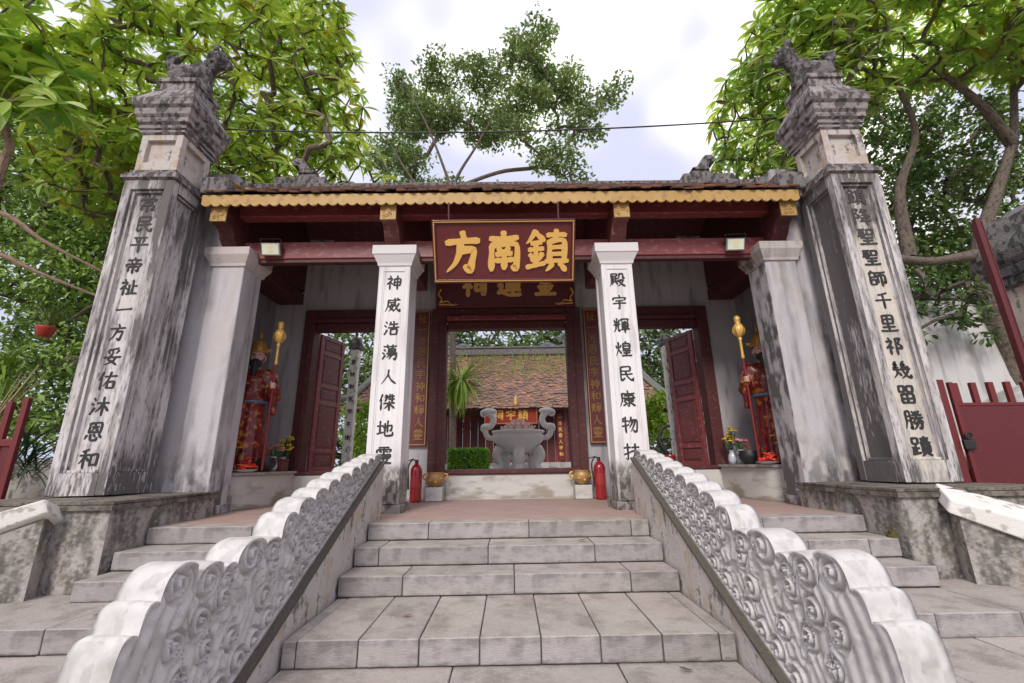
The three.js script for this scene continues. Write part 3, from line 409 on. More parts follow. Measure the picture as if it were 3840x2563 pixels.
    d = smin(d, cap(x, y, z, [-0.3, 0.15, 0], [-0.36, 0.42, 0], 0.05, 0.075), 0.04); d = smin(d, cap(x, y, z, [-0.36, 0.4, 0], [-0.28, 0.5, 0], 0.07, 0.03), 0.03);
    d = Math.max(d, -cap(x, y, z, [0.36, 0.545, 0], [0.48, 0.53, 0], 0.012, 0.03));
    return d + (vn3(x * 30, y * 30, z * 30) - 0.5) * (x < 0.24 && y > 0.3 ? 0.075 : 0.03);
  };
  const lion = add(scene, 'lion_statue', sdfMesh(base, [-0.5, -0.02, -0.3], [0.54, 0.86, 0.3], 0.02), M([0.7, 0.67, 0.67], { map: oldMasTex, bumpMap: bumpTex, bumpScale: 0.02, roughness: 1 }));
  lion.geometry = uvm(lion.geometry, s, 1.3); lion.position.set(s * 4.33, yb + y1 + 0.925, -0.5); lion.rotation.y = s < 0 ? 0.35 : Math.PI - 0.35; lion.scale.set(0.86, 1.05, 0.86);
  tag(lion, `weathered dark stone lion crouching on top of the ${side} gate pillar`, 'statue');
}

// ---------------------------------------------------------------- gatehouse
const gate = thing('gatehouse', 'temple gatehouse with red beams, tiled roof and white lettered columns', 'gate building', [0, 0, -1.9]);
const gz = (g) => g.translate(0, 0, 1.9);
const part = (name, list, mat) => add(gate, name, gz(uvm(mg([].concat(list)))), mat);
const BW0 = -2.9, BW1 = -3.2;
part('rear_wall', [bx(-4.1, -3.40, 0, 5.1, BW1, BW0), bx(3.40, 4.1, 0, 5.1, BW1, BW0), bx(-1.93, -1.2, 0, 3.1, BW1, BW0), bx(1.2, 1.93, 0, 3.1, BW1, BW0), bx(-3.40, 3.40, 3.1, 4.15, BW1, BW0), bx(-3.45, -3.2, 4.15, 5.0, BW1, BW0), bx(3.2, 3.45, 4.15, 5, BW1, BW0), bx(-1.3, 1.3, 4.15, 5, BW1, BW0), bx(-3.40, -1.93, 0, 0.4, BW1, BW0), bx(1.93, 3.40, 0, 0.4, BW1, BW0)], porchM);
for (const [a, b] of [[-3.2, -1.3], [1.3, 3.2], [-4.1, -3.45], [3.45, 4.1]]) part('vent_panel', [bx(a, b, 4.15, 5.05, -3.12, -3.05)].concat([...Array(Math.floor((b - a) / 0.115)).keys()].map((i) => bx(a + 0.04 + i * 0.115, a + 0.08 + i * 0.115, 4.16, 5.0, -3.06, -3.0))), M([0.03, 0.028, 0.03]));
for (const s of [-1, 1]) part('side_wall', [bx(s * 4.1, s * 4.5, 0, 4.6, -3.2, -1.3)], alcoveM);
const gwTex = (s) => tex(512, 1024, (u, v) => { const st = fbm(u * 7 + s * 7, v * 3, 4), bl = fbm(u * 5 + s * 3, v * 7, 4), sp = fbm(u * 14, v * 30 + s, 5); let c = mix3([0.56, 0.525, 0.525], [0.70, 0.67, 0.67], bl); c = mix3(c, [0.60, 0.53, 0.45], 0.4 * sst(0.5, 0.7, fbm(u * 6, v * 9 + s * 5, 3))); const low = sst(0.2, 0.0, v + 0.2 * (bl - 0.5)); let d = 0.66 * sst(0.42, 0.72, st * 0.6 + bl * 0.3 + sp * 0.1) + 0.75 * low * sst(0.34, 0.68, sp); if (s > 0) d += 1.2 * sst(0.45, 0.8, u + 0.4 * (bl - 0.5)) * sst(0.36, 0.68, sp * 0.6 + st * 0.4); return mix3(c, [0.1, 0.09, 0.085], clamp(d, 0, 0.9)); }, 1 / 1.1, 1 / 4.6);
for (const s of [-1, 1]) {
  const m = M([0.84, 0.84, 0.87], { map: gwTex(s), bumpMap: bumpTex, bumpScale: 0.005, roughness: 0.92 });
  add(gate, 'front_wall', gz(uvm(bx(s * 3.86, s * 4.45, 0, 4.6, -1.3, -0.98), s < 0 ? 4.5 : -3.5, 0)), m);
  // half columns against the side walls
  const ph = add(gate, 'pilaster', gz(mg([uvm(rb(s * 3.50, s * 3.93, 0, 3.12, -1.36, -0.93, 0.02), s < 0 ? 4.5 : -3.5), uvm(bx(s * 3.485, s * 3.94, 0, 0.1, -1.38, -0.915))])), m);
  const cp = sq([[3.08, 0.20], [3.12, 0.215], [3.125, 0.235], [3.16, 0.24], [3.25, 0.285], [3.27, 0.295], [3.375, 0.295]], s * 3.715, -1.145); add(gate, 'capital', gz(cp), M([0.9, 0.85, 0.82], { map: gwTex(s), bumpMap: bumpTex, bumpScale: 0.004 }));
}
const colTex = (s) => tex(512, 1024, (u, v) => { const st = fbm(u * 14 + s * 7, v * 5, 4), bl = fbm(u * 5 + s * 3, v * 8, 4), sp = fbm(u * 24, v * 50 + s, 4); let c = mix3([0.68, 0.645, 0.63], [0.82, 0.795, 0.785], bl); c = mix3(c, [0.42, 0.39, 0.38], 0.45 * sst(0.54, 0.74, st)); const low = sst(0.17, 0.12, v + 0.05 * (bl - 0.5)); return mix3(mix3(c, [0.36, 0.335, 0.31], 0.9 * low), [0.12, 0.105, 0.09], 0.8 * low * sst(0.36, 0.6, sp)); }, 1 / 0.9, 1 / 3.4);
for (const s of [-1, 1]) {
  const m = M([1, 1, 1], { map: colTex(s), bumpMap: bumpTex, bumpScale: 0.003, roughness: 0.85 }), cx = s * 1.488;
  const L = [bx(cx - 0.195, cx + 0.195, 0.02, 3.1, -1.335, -0.945)];
  for (let k = 0; k < 4; k++) for (const q of [rb(-0.21, -0.145, 0.08, 3.1, 0.15, 0.21, 0.008), rb(0.145, 0.209, 0.08, 3.1, 0.15, 0.2095, 0.008), bx(-0.145, 0.145, 0.08, 0.40, 0.15, 0.207), bx(-0.145, 0.145, 3.03, 3.1, 0.15, 0.207), rb(-0.145, -0.128, 0.4, 3.03, 0.15, 0.203, 0.004), rb(0.128, 0.145, 0.4, 3.03, 0.15, 0.203, 0.004)]) L.push(q.rotateY((k * Math.PI) / 2).translate(cx, 0, -1.14));
  const c = add(gate, 'column', gz(uvm(mg(L), s * 4, 0)), m);
  add(gate, 'plinth', gz(uvm(mg([rb(cx - 0.245, cx + 0.245, -0.02, 0.085, -1.39, -0.885, 0.015), rb(cx - 0.18, cx + 0.18, 0.09, 0.36, -0.94, -0.905, 0.014)]))), M([1.1, 1.02, 0.97], { map: oldMasTex, bumpMap: bumpTex, bumpScale: 0.006 }));
  add(gate, 'capital', gz(sq([[3.07, 0.20], [3.10, 0.212], [3.105, 0.225], [3.14, 0.232], [3.24, 0.28], [3.25, 0.292], [3.375, 0.292]], cx, -1.14)), M([0.70, 0.66, 0.64], { bumpMap: bumpTex, bumpScale: 0.002 }));
  (s < 0 ? ['shen', 'wei', 'hao', 'dang', 'ren', 'jie', 'di', 'ling'] : ['dian', 'yu', 'hui', 'huang', 'min', 'kang', 'wu', 'fu']).forEach((w, i) => { const g = add(c, 'character', glyph(G[w], 0.205, 12, 0.003, i + 9 * s), inkM); g.position.set(cx, 2.87 - i * 0.318, -0.9445 + 1.9); });
}
// timber: sawn bracket rafters with gilded ends, purlin, tie beams
for (const x of [-3.735, -1.53, 1.53, 3.735]) {
  const pr = [[0.62, 3.62], [0.62, 3.86], [2.2, 5.05], [2.9, 4.55], [2.9, 3.55], [1.3, 3.40], [1.05, 3.38], [0.92, 3.41], [0.84, 3.48], [0.79, 3.57], [0.74, 3.61]].map(([z, y]) => [-z, y]);
  const b = add(gate, 'rafter', gz(uvm(prism(pr, 0.2).rotateY(-Math.PI / 2).translate(x + 0.1, 0, 0))), Math.abs(x) > 2 ? darkWoodM : woodM);
  const r = rng(Math.round(x * 100) + 900), bits = [rb(x - 0.104, x + 0.104, 3.612, 3.875, -0.622, -0.60, 0.006)];
  for (let i = 0; i < 16; i++) { const a = new THREE.TorusGeometry(rr(0.012, 0.03, r), 0.006, 5, 12, rr(3, 6, r)).rotateZ(rr(0, 6, r)).translate(x + rr(-0.07, 0.07, r), rr(3.65, 3.83, r), -0.598); bits.push(a); }
  add(gate, 'gilded_end', gz(uvm(mg(bits))), fasM);
}
part('purlin', [rb(-3.95, 3.95, 3.83, 4.16, -1.02, -0.86, 0.012)], redBeamM);
part('tie_beam', [rb(-3.95, 3.95, 3.30, 3.555, -1.21, -1.07, 0.012)], redBeamM);
part('tie_strip', [bx(-3.95, 3.95, 3.25, 3.296, -1.19, -1.09)], darkWoodM);
for (const s of [-1, 1]) part('cross_beam', [rb(s * 3.62, s * 4.05, 3.3, 3.5, -2.88, -1.35)], darkWoodM);
{ // scalloped fascia
  const n = 62, x0 = -3.93, x1 = 3.86, w = (x1 - x0) / n, o = [[x0, 3.95], [x0, 3.82]];
  for (let i = 0; i < n; i++) for (let k = 1; k <= 6; k++) { const t = k / 6; o.push([x0 + (i + t) * w, 3.82 - 0.036 * Math.pow(Math.sin(Math.PI * t), 0.8)]); }
  o.push([x1, 3.95]); part('scalloped_fascia', prism(o, 0.024).translate(0, 0, -0.555), fasM);
}
// roof: deck, clay tiles, ridge with curled ends, stepped verges
const roof = part('roof', [prism([[0.56, 3.955], [2.2, 5.17], [3.9, 3.93], [3.9, 3.87], [2.2, 5.10], [0.56, 3.915]].map(([z, y]) => [-z, y]), 7.9).rotateY(-Math.PI / 2).translate(3.93, 0, 0)], darkWoodM);
{
  const r = rng(808), sl = Math.atan2(1.26, 1.7), far = [], variants = [0, 1, 2].map((i) => { const q = prism([[0, 0], [0.128, 0], [0.128, -0.16], [0.11, -0.195], [0.064, -0.215], [0.018, -0.195], [0, -0.16]], 0.018, 0.003).rotateX(-Math.PI / 2); return uvm(q.translate(-0.064, 0, 0), i * 2, i); });
  for (let row = 0; row < 13; row++) for (const face of [1, -1]) for (let i = 0; i < 56; i++) {
    if (face < 0 && row > 11) continue;
    const dist = row * 0.165 + 0.13, x = -3.86 + i * 0.1395 + (row % 2) * 0.07 + rr(-0.012, 0.012, r), up = 0.03 + rr(0, 0.03, r) + (row < 2 ? 0.012 : 0);
    if (x > 3.85) continue;
    const q = new THREE.Object3D(); q.position.set(x, 3.955 + dist * Math.sin(sl) + up, -0.585 - dist * Math.cos(sl)); if (face < 0) q.position.z = -4.4 - q.position.z; q.rotation.order = 'YXZ'; q.rotation.set(sl - 0.11 + rr(-0.05, 0.04, r), face < 0 ? Math.PI : 0, rr(-0.05, 0.05, r)); q.scale.set(1.04, 1, 1.15);
    if (face > 0 && row < 2) { const m = add(roof, 'roof_tile', variants[i % 3], roofTileM[Math.floor(r() * 4)]); m.position.copy(q.position).add(V(0, 0, 1.9)); m.rotation.copy(q.rotation); m.scale.copy(q.scale); }
    else { q.updateMatrix(); far.push(variants[i % 3].clone().applyMatrix4(q.matrix)); }
  }
  const m = add(roof, 'roof_tiles', gz(mg(far)), roofTileM[1]); m.userData.kind = 'stuff';
  const rd = [rb(-3.3, 3.1, 5.08, 5.24, -2.32, -2.08, 0.03)]; for (const s of [-1, 1]) { rd.push(rb(s * 3.1, s * 4.0, 5.10, 5.36, -2.34, -2.06, 0.03)); }
  add(roof, 'ridge', gz(uvm(mg(rd))), oldMasM);
  for (const s of [-1, 1]) {
    const vg = []; for (let i = 0; i < 7; i++) { const z = -0.62 - i * 0.235, y = 3.95 + (0.1 + i * 0.235) * Math.tan(sl); vg.push(rb(s * 3.70, s * 3.99, y - 0.12, y + 0.15 + (i === 2 ? 0.05 : 0), z - 0.25, z, 0.03)); } vg.push(rb(s * 3.66, s * 4.02, 4.0, 4.26, -0.95, -0.56, 0.03));
    add(roof, 'verge', gz(uvm(mg(vg))), oldMasM);
    const cu = [[0, 0], [0.34, 0], [0.42, 0.07], [0.30, 0.10], [0.20, 0.22], [0.13, 0.36], [0.05, 0.44], [-0.10, 0.45], [-0.16, 0.38], [-0.10, 0.31], [-0.02, 0.30], [0.02, 0.2]].map(([x, y]) => [-s * x * 0.85, y * 0.85]);
    add(roof, 'ridge_ornament', gz(mg([uvm(prism(cu, 0.2, 0.02).translate(s * 3.60, 5.34, -2.3)), uvm(prism(cu.map(([x, y]) => [x * 0.8 - s * 0.03, y * 0.8]), 0.26, 0.02).translate(s * 3.60, 5.42, -2.33))])), oldMasM);
  }
}
// doorways
const frameParts = (x0, x1, yb, yt, fo, top) => [rb(x0 - fo, x0, yb, top, -2.93, -2.80, 0.01), rb(x1, x1 + fo, yb, top, -2.93, -2.80, 0.01), rb(x0 - fo * 0.45, x0 + 0.012, yb, yt + 0.1, -3.0, -2.775, 0.01), rb(x1 - 0.012, x1 + fo * 0.45, yb, yt + 0.1, -3.0, -2.775, 0.01), rb(x0 + 0.013, x1 - 0.013, yt, yt + 0.13, -3.0, -2.83, 0.01), rb(x0, x1, yt + 0.135, yt + 0.22, -2.99, -2.775, 0.02), rb(x0, x1, yt + 0.225, top, -2.93, -2.80, 0.01)];
part('door_frame', frameParts(-1.055, 1.035, 0.4, 2.80, 0.25, 3.17), darkWoodM); part('door_frame', frameParts(-3.33, -2.0, 0.4, 2.80, 0.19, 3.17), darkWoodM); part('door_frame', frameParts(2.0, 3.33, 0.4, 2.80, 0.19, 3.17), darkWoodM);
part('door_lintel', [rb(-1.05, 1.03, 2.935, 3.02, -2.774, -2.74, 0.012)], redBeamM);
part('threshold', [rb(-1.16, 1.14, 0.375, 0.45, -3.02, -2.72, 0.01)], darkWoodM); part('threshold', [rb(-3.5, -1.85, 0.40, 0.46, -3.0, -2.76, 0.01)], darkWoodM); part('threshold', [rb(1.85, 3.5, 0.40, 0.46, -3.0, -2.76, 0.01)], darkWoodM);
part('sill_base', [rb(-1.32, 1.3, -0.02, 0.37, -3.0, -2.76, 0.015), rb(-3.5, -1.8, -0.02, 0.395, -2.95, -2.78), rb(1.8, 3.5, -0.02, 0.395, -2.95, -2.78)], sillM);
function leaf(hx, ang, dir) { // panelled door leaf turned about its hinge
  const g = partGroup(gate, 'door_leaf'); g.position.set(hx, 0.44, -3.05 + 1.9); g.rotation.y = ang;
  const W = 0.64, H = 2.36, t = 0.05, S = (l) => l.map((q) => q); const xs = (a, b) => [dir * a, dir * b].sort((p, q) => p - q);
  const bar = (a, b, c, d) => { const [p, q] = xs(a, b); return rb(p, q, c, d, -t / 2, t / 2, 0.008); };
  const rows = [[0.07, 0.30], [0.37, 1.12], [1.19, 1.42], [1.49, 2.0], [2.07, 2.29]];
  const L = [bar(0, 0.085, 0, H), bar(W - 0.085, W, 0, H), bar(0.085, W - 0.085, 0, 0.07), bar(0.085, W - 0.085, H - 0.07, H)]; rows.forEach(([a, b], i) => { if (i) L.push(bar(0.085, W - 0.085, rows[i - 1][1], a)); });
  add(g, 'leaf_frame', uvm(mg(L)), redBeamM);
  for (const [a, b] of rows) { const [p, q] = xs(0.085, W - 0.085); add(g, 'door_panel', uvm(mg([bx(p, q, a, b, -0.008, 0.008), rb(p + 0.04, q - 0.04, a + 0.04, b - 0.04, -0.018, 0.018, 0.01)])), woodM); }
}
leaf(-3.315, 1.27, 1); leaf(-2.02, -1.35 + Math.PI * 0, -1); leaf(3.315, -1.2, -1); leaf(2.02, 1.35, 1);
// couplet boards and second name board on the rear wall
for (const s of [-1, 1]) {
  const g = partGroup(gate, 'couplet_board'); g.position.set(s * 1.50, 0.82, -2.86 + 1.9);
  add(g, 'board', uvm(rb(-0.16, 0.16, 0, 2.33, -0.02, 0.03, 0.01)), signRedM); add(g, 'gilded_edge', mg([bx(-0.145, -0.137, 0.02, 2.31, 0.03, 0.035), bx(0.137, 0.145, 0.02, 2.31, 0.03, 0.035), bx(-0.137, 0.137, 0.02, 0.028, 0.03, 0.035), bx(-0.137, 0.137, 2.302, 2.31, 0.03, 0.035)]), goldTrimM);
  add(g, 'gilded_characters', mg(['zhi', 'yi', 'fang', 'en', 'min', 'yu', 'shen', 'he', 'hui', 'ren', 'ling'].map((w, i) => glyph(G[w], 0.17, 12, 0.006, i + 3).translate(-s * 0.03, 2.18 - i * 0.2, 0.032))), M([0.30, 0.16, 0.045], { metalness: 0.3, roughness: 0.5 }));
}
{
  const g = partGroup(gate, 'inner_name_board'); g.position.set(-0.01, 3.18, -2.82 + 1.9); g.rotation.x = 0.06;
  add(g, 'board', uvm(rb(-1.24, 1.22, 0, 0.98, -0.03, 0.03, 0.012)), signRedM);
  ['ci', 'lian', 'jin'].forEach((w, i) => { const c = add(g, 'character', glyph(G[w], 0.44, 17, 0.012, i + 5), goldMattM); c.position.set([-0.56, 0.06, 0.70][i], 0.42, 0.03); });
  for (const s of [-1, 1]) add(g, 'corner_scroll', mg([tube([[s * 1.15, 0.34, 0.035], [s * 1.19, 0.25, 0.04], [s * 1.13, 0.16, 0.04], [s * 1.18, 0.07, 0.04], [s * 1.05, 0.06, 0.04], [s * 0.9, 0.045, 0.04]], 0.018, 0.012, 6), tube([[s * 1.16, 0.1, 0.035], [s * 1.02, 0.12, 0.045], [s * 0.98, 0.07, 0.04], [s * 0.86, 0.06, 0.035]], 0.014, 0.008, 6)]), goldM);
}
// ---------------------------------------------------------------- things on and in the gatehouse
{
  const t = thing('signboard', 'dark red signboard with three large gold characters hanging under the eave', 'sign', [-0.022, 2.815, -0.86]); t.rotation.x = Math.atan2(0.36, 0.71);
  const w = 0.915, h = 0.80;
  add(t, 'board', uvm(rb(-w + 0.05, w - 0.05, 0.05, h - 0.05, -0.02, 0.025, 0.004)), signRedM);
  add(t, 'frame', uvm(mg([rb(-w, w, 0, 0.052, -0.03, 0.045, 0.01), rb(-w, w, h - 0.052, h, -0.03, 0.045, 0.01), rb(-w, -w + 0.052, 0.052, h - 0.052, -0.03, 0.045, 0.01), rb(w - 0.052, w, 0.052, h - 0.052, -0.03, 0.045, 0.01)])), M([0.10, 0.014, 0.014], { roughness: 0.35, clearcoat: 0.3 }));
  const e = 0.045, W = w - 0.02; add(t, 'gilded_line', mg([bx(-W, W, 0.022, 0.034, e, e + 0.006), bx(-W, W, h - 0.034, h - 0.022, e, e + 0.006), bx(-W, -W + 0.012, 0.034, h - 0.034, e, e + 0.006), bx(W - 0.012, W, 0.034, h - 0.034, e, e + 0.006)]), goldTrimM);
  ['fang', 'nan', 'zhen'].forEach((k, i) => { const c = add(t, 'character', glyph(G[k], [0.53, 0.52, 0.55][i], [18, 16, 13][i], 0.018, i + 21), goldMattM); c.position.set([-0.53, 0.0, 0.55][i], 0.395, 0.026); });
  add(t, 'hanger', mg([tube([[-0.7, h, 0], [-0.7, h + 0.22, -0.08]], 0.012), tube([[0.7, h, 0], [0.7, h + 0.22, -0.08]], 0.012)]), darkWoodM);
}
const blackM = M([0.02, 0.02, 0.02], { roughness: 0.5 }), greyMetalM = M([0.32, 0.32, 0.31], { metalness: 0.6, roughness: 0.4 });
for (const s of [-1, 1]) {
  const t = thing('floodlight', `small square floodlight under the ${s < 0 ? 'left' : 'right'} end of the eave`, 'lamp', [s * 3.19 - 0.02, 3.31, -1.0]); t.rotation.set(0.35, s * -0.12, 0);
  add(t, 'housing', mg([rb(-0.165, 0.165, 0, 0.23, -0.1, 0.005, 0.015), ...[...Array(7).keys()].map((i) => bx(-0.14 + i * 0.045, -0.13 + i * 0.045, 0.02, 0.21, -0.14, -0.1))]), greyMetalM);
  add(t, 'glass', rb(-0.14, 0.14, 0.022, 0.208, 0.0, 0.012, 0.005), M([0.85, 0.84, 0.66], { roughness: 0.2, clearcoat: 1 })); add(t, 'led_plate', bx(-0.04, 0.05, 0.06, 0.17, 0.0125, 0.015), M([0.78, 0.74, 0.45])); t.scale.setScalar(0.76);
  add(t, 'bracket', mg([bx(-0.18, -0.168, 0.1, 0.3, -0.06, -0.03), bx(0.168, 0.18, 0.1, 0.3, -0.06, -0.03), bx(-0.18, 0.18, 0.3, 0.31, -0.06, -0.03)]), blackM);
}
{
  const pts = []; for (let i = 0; i <= 12; i++) { const t = i / 12, x = lerp(-4.1, 4.1, t); pts.push([x, 5.27 + 0.0085 * x * x + 0.015 * x, -0.95]); }
  tag(add(scene, 'power_cable', tube(pts, 0.011, 0.011, 6, 60), blackM), 'black cable hanging across the sky above the gate roof', 'cable');
}
const extRedM = M([0.30, 0.010, 0.014], { roughness: 0.28, clearcoat: 0.6 });
for (const s of [-1, 1]) {
  const t = thing('fire_extinguisher', `red fire extinguisher standing ${s < 0 ? 'right of the left' : 'left of the right'} white lettered column`, 'fire extinguisher', [s * 1.38 - 0.01, 0, -2.42]);
  add(t, 'cylinder', lathe([[0, 0], [0.075, 0], [0.085, 0.012], [0.088, 0.03], [0.088, 0.44], [0.08, 0.48], [0.055, 0.52], [0.03, 0.54], [0.03, 0.56], [0, 0.56]], 24), extRedM);
  add(t, 'label', new THREE.CylinderGeometry(0.0888, 0.0888, 0.16, 20, 1, true, -0.9, 1.8).translate(0, 0.29, 0), M([0.36, 0.03, 0.03], { roughness: 0.4 }));
  add(t, 'valve', mg([new THREE.CylinderGeometry(0.025, 0.028, 0.05, 12).translate(0, 0.58, 0), rb(-0.02, 0.11, 0.60, 0.615, -0.012, 0.012, 0.004).rotateZ(0.25), rb(-0.02, 0.12, 0.625, 0.64, -0.012, 0.012, 0.004).rotateZ(0.5)]), blackM);
  add(t, 'hose', tube([[0.02, 0.58, 0.0], [-0.06, 0.60, 0.02], [-0.115, 0.52, 0.03], [-0.105, 0.3, 0.05], [-0.1, 0.18, 0.05]], 0.011, 0.014, 8), blackM);
  // gilded incense bowl on a low plastered block beside the threshold
  const b = thing('incense_bowl', `small gilded incense bowl on a low block at the ${s < 0 ? 'left' : 'right'} foot of the middle doorway`, 'bowl', [s * 1.13, 0.2, -2.6]);
  add(b, 'bowl', lathe([[0, 0], [0.06, 0], [0.075, 0.03], [0.12, 0.07], [0.14, 0.12], [0.13, 0.17], [0.115, 0.19], [0.135, 0.215], [0.12, 0.215], [0.1, 0.19], [0, 0.18]], 22), M([0.48, 0.30, 0.12], { metalness: 0.3, roughness: 0.5 }));
  for (const q of [-1, 1]) add(b, 'handle', new THREE.TorusGeometry(0.04, 0.014, 8, 14, 4).rotateZ(q > 0 ? -1.6 : 1.2).translate(q * 0.15, 0.15, 0), goldTrimM);
  const bits = []; const r = rng(3 + s); for (let i = 0; i < 9; i++) { const a = i * 0.7; bits.push(new THREE.SphereGeometry(0.022, 8, 6).translate(Math.cos(a) * 0.125, 0.1 + 0.03 * Math.sin(i * 2.1), Math.sin(a) * 0.125)); } add(b, 'relief', mg(bits), goldTrimM);
  add(b, 'block', uvm(rb(-0.13, 0.13, -0.2, 0, -0.12, 0.12, 0.01)), sillM);
}
// altars, guardian statues, offerings
const robeC = (x, y, z) => { const n = vn3(x * 20, y * 20, z * 20) * 0.55 + vn3(x * 44, y * 44, z * 44) * 0.45; return n > 0.66 ? [0.46, 0.2, 0.035] : n > 0.6 ? [0.32, 0.05, 0.02] : n < 0.4 ? [0.10, 0.008, 0.01] : [0.20, 0.01, 0.012]; };
for (const s of [-1, 1]) {
  const side = s < 0 ? 'left' : 'right';
  const al = thing('corner_altar', `low grey altar with a curved ribbed front in the ${side} alcove`, 'altar', [s * 4.08, 0, -2.88]);
  const arc = [], n = 26; for (let i = 0; i <= n; i++) { const a = (i / n) * Math.PI / 2; arc.push([-s * 0.70 * Math.pow(Math.cos(a), 0.55), Math.pow(Math.sin(a), 0.55) * 1.42]); }
  add(al, 'body', uvm(prism([[0, 0], ...arc.map(([x, z]) => [x, -z])], 0.43).rotateX(-Math.PI / 2)), M([1, 0.99, 0.97], { map: sillTex, bumpMap: bumpTex, bumpScale: 0.003 }));
  add(al, 'top_slab', uvm(prism([[0, 0], ...arc.map(([x, z]) => [x * 1.06, -z * 1.03])], 0.035).rotateX(-Math.PI / 2).translate(0, 0.431, 0)), stone2M[0]);
  const SX = s < 0 ? -3.78 : 3.88, SZ = -2.02, SY = 0.47;
  const st = thing('guardian_statue', s < 0 ? 'bearded guardian statue in red and gold robe holding a golden club, left alcove' : 'bearded guardian statue in a red and gold robe, half hidden by the right pilaster', 'statue', [SX, SY, SZ], s * -0.35);
  const hs = s; // club hand is towards the doors
  const sx = -hs; 
  const body = (x, y, z) => {
    let d = cap(x, y, z * 1.12, [0, 0.1, 0], [0, 1.2, 0], 0.235, 0.165) + 0.012 * Math.sin(Math.atan2(z, x) * 11 + y * 2) * clamp(1 - y / 1.3);
    d = smin(d, cap(x, y, z, [-0.16, 1.36, 0], [0.16, 1.36, 0], 0.12, 0.12), 0.1); d = smin(d, ell(x, y, z, [0, 1.12, 0.05], [0.2, 0.26, 0.17]), 0.08);
    for (const q of [-1, 1]) { const el = [q * 0.29, 1.08, 0.06], hd = q === sx ? [q * 0.30, 1.16, 0.27] : [q * 0.12, 1.06, 0.25]; d = smin(d, cap(x, y, z, [q * 0.2, 1.38, 0], el, 0.1, 0.09), 0.05); d = smin(d, cap(x, y, z, el, hd, 0.09, 0.075), 0.04); d = smin(d, cap(x, y, z, [hd[0], hd[1] - 0.02, hd[2] - 0.04], [hd[0] + q * 0.02, hd[1] - 0.34, hd[2] - 0.08], 0.06, 0.045), 0.04); d = smin(d, ell(x, y, z, [q * 0.11, 0.04, 0.2], [0.07, 0.05, 0.12]), 0.03); }
    d = Math.max(d, -y + 0.0); return d + (vn3(x * 22, y * 9, z * 22) - 0.5) * 0.012;
  };
  add(st, 'robe', sdfMesh(body, [-0.46, -0.03, -0.34], [0.46, 1.56, 0.44], 0.016, robeC), new THREE.MeshPhysicalMaterial({ vertexColors: true, roughness: 0.45, clearcoat: 0.25 }));
  const skin = M([0.62, 0.36, 0.29], { roughness: 0.5 }), hd = [0, 1.66, 0.02];
  const head = (x, y, z) => { let d = smin(ell(x, y, z, hd, [0.098, 0.13, 0.11]), cap(x, y, z, [0, 1.42, 0], [0, 1.58, 0], 0.055, 0.055), 0.03); d = smin(d, cap(x, y, z, [0, 1.68, 0.115], [0, 1.635, 0.135], 0.014, 0.022), 0.015); for (const q of [-1, 1]) { d = smin(d, ell(x, y, z, [q * 0.1, 1.65, 0.01], [0.018, 0.04, 0.025]), 0.01); d = smin(d, ell(x, y, z, [q * 0.05, 1.63, 0.085], [0.032, 0.028, 0.028]), 0.02); d = smin(d, cap(x, y, z, [q * 0.02, 1.705, 0.115], [q * 0.065, 1.72, 0.095], 0.012, 0.01), 0.01); d = Math.max(d, -ell(x, y, z, [q * 0.04, 1.685, 0.128], [0.022, 0.012, 0.018])); } d = Math.max(d, -cap(x, y, z, [-0.025, 1.588, 0.127], [0.025, 1.588, 0.127], 0.006, 0.006)); return d; };
  add(st, 'head', sdfMesh(head, [-0.14, 1.38, -0.12], [0.14, 1.82, 0.18], 0.008), skin);
  for (const q of [-1, 1]) add(st, 'eye', new THREE.SphereGeometry(0.013, 10, 8).translate(q * 0.04, 1.685, 0.112), blackM);
  const beard = (x, y, z) => smin(cap(x, y, z, [0, 1.56, 0.10], [0, 1.36, 0.15], 0.065, 0.028), smin(cap(x, y, z, [-0.075, 1.66, 0.04], [-0.05, 1.54, 0.09], 0.02, 0.03), cap(x, y, z, [0.075, 1.66, 0.04], [0.05, 1.54, 0.09], 0.02, 0.03), 0.02), 0.03) + 0.006 * Math.sin(x * 180);
  add(st, 'beard', sdfMesh(beard, [-0.13, 1.3, 0], [0.13, 1.7, 0.21], 0.009), blackM);
  for (const q of [-1, 1]) add(st, 'moustache', tube([[0.004 * q, 1.606, 0.135], [0.04 * q, 1.60, 0.125], [0.06 * q, 1.56, 0.12]], 0.011, 0.005, 6), blackM);
  const hat = [lathe([[0.112, 1.72], [0.118, 1.75], [0.105, 1.83], [0.085, 1.90], [0.05, 1.94], [0, 1.95]], 20), new THREE.TorusGeometry(0.112, 0.018, 8, 24).rotateX(Math.PI / 2).translate(0, 1.745, 0.005), lathe([[0, 1.95], [0.03, 1.96], [0.022, 2.0], [0.03, 2.03], [0, 2.09]], 12)];
  for (const q of [-1, 1]) hat.push(rb(q * 0.1, q * 0.26, 1.76, 1.81, -0.05, -0.03, 0.008).rotateZ(q * 0.05)); hat.push(ni(new THREE.SphereGeometry(0.03, 10, 8).translate(0, 1.82, 0.1)));
  add(st, 'hat', mg(hat), M([0.50, 0.25, 0.06], { metalness: 0.3, roughness: 0.45 }));
  add(st, 'belt', new THREE.TorusGeometry(0.2, 0.026, 8, 30).rotateX(Math.PI / 2).scale(1, 1, 0.88).translate(0, 0.98, 0.01), M([0.12, 0.2, 0.3], { roughness: 0.4 }));
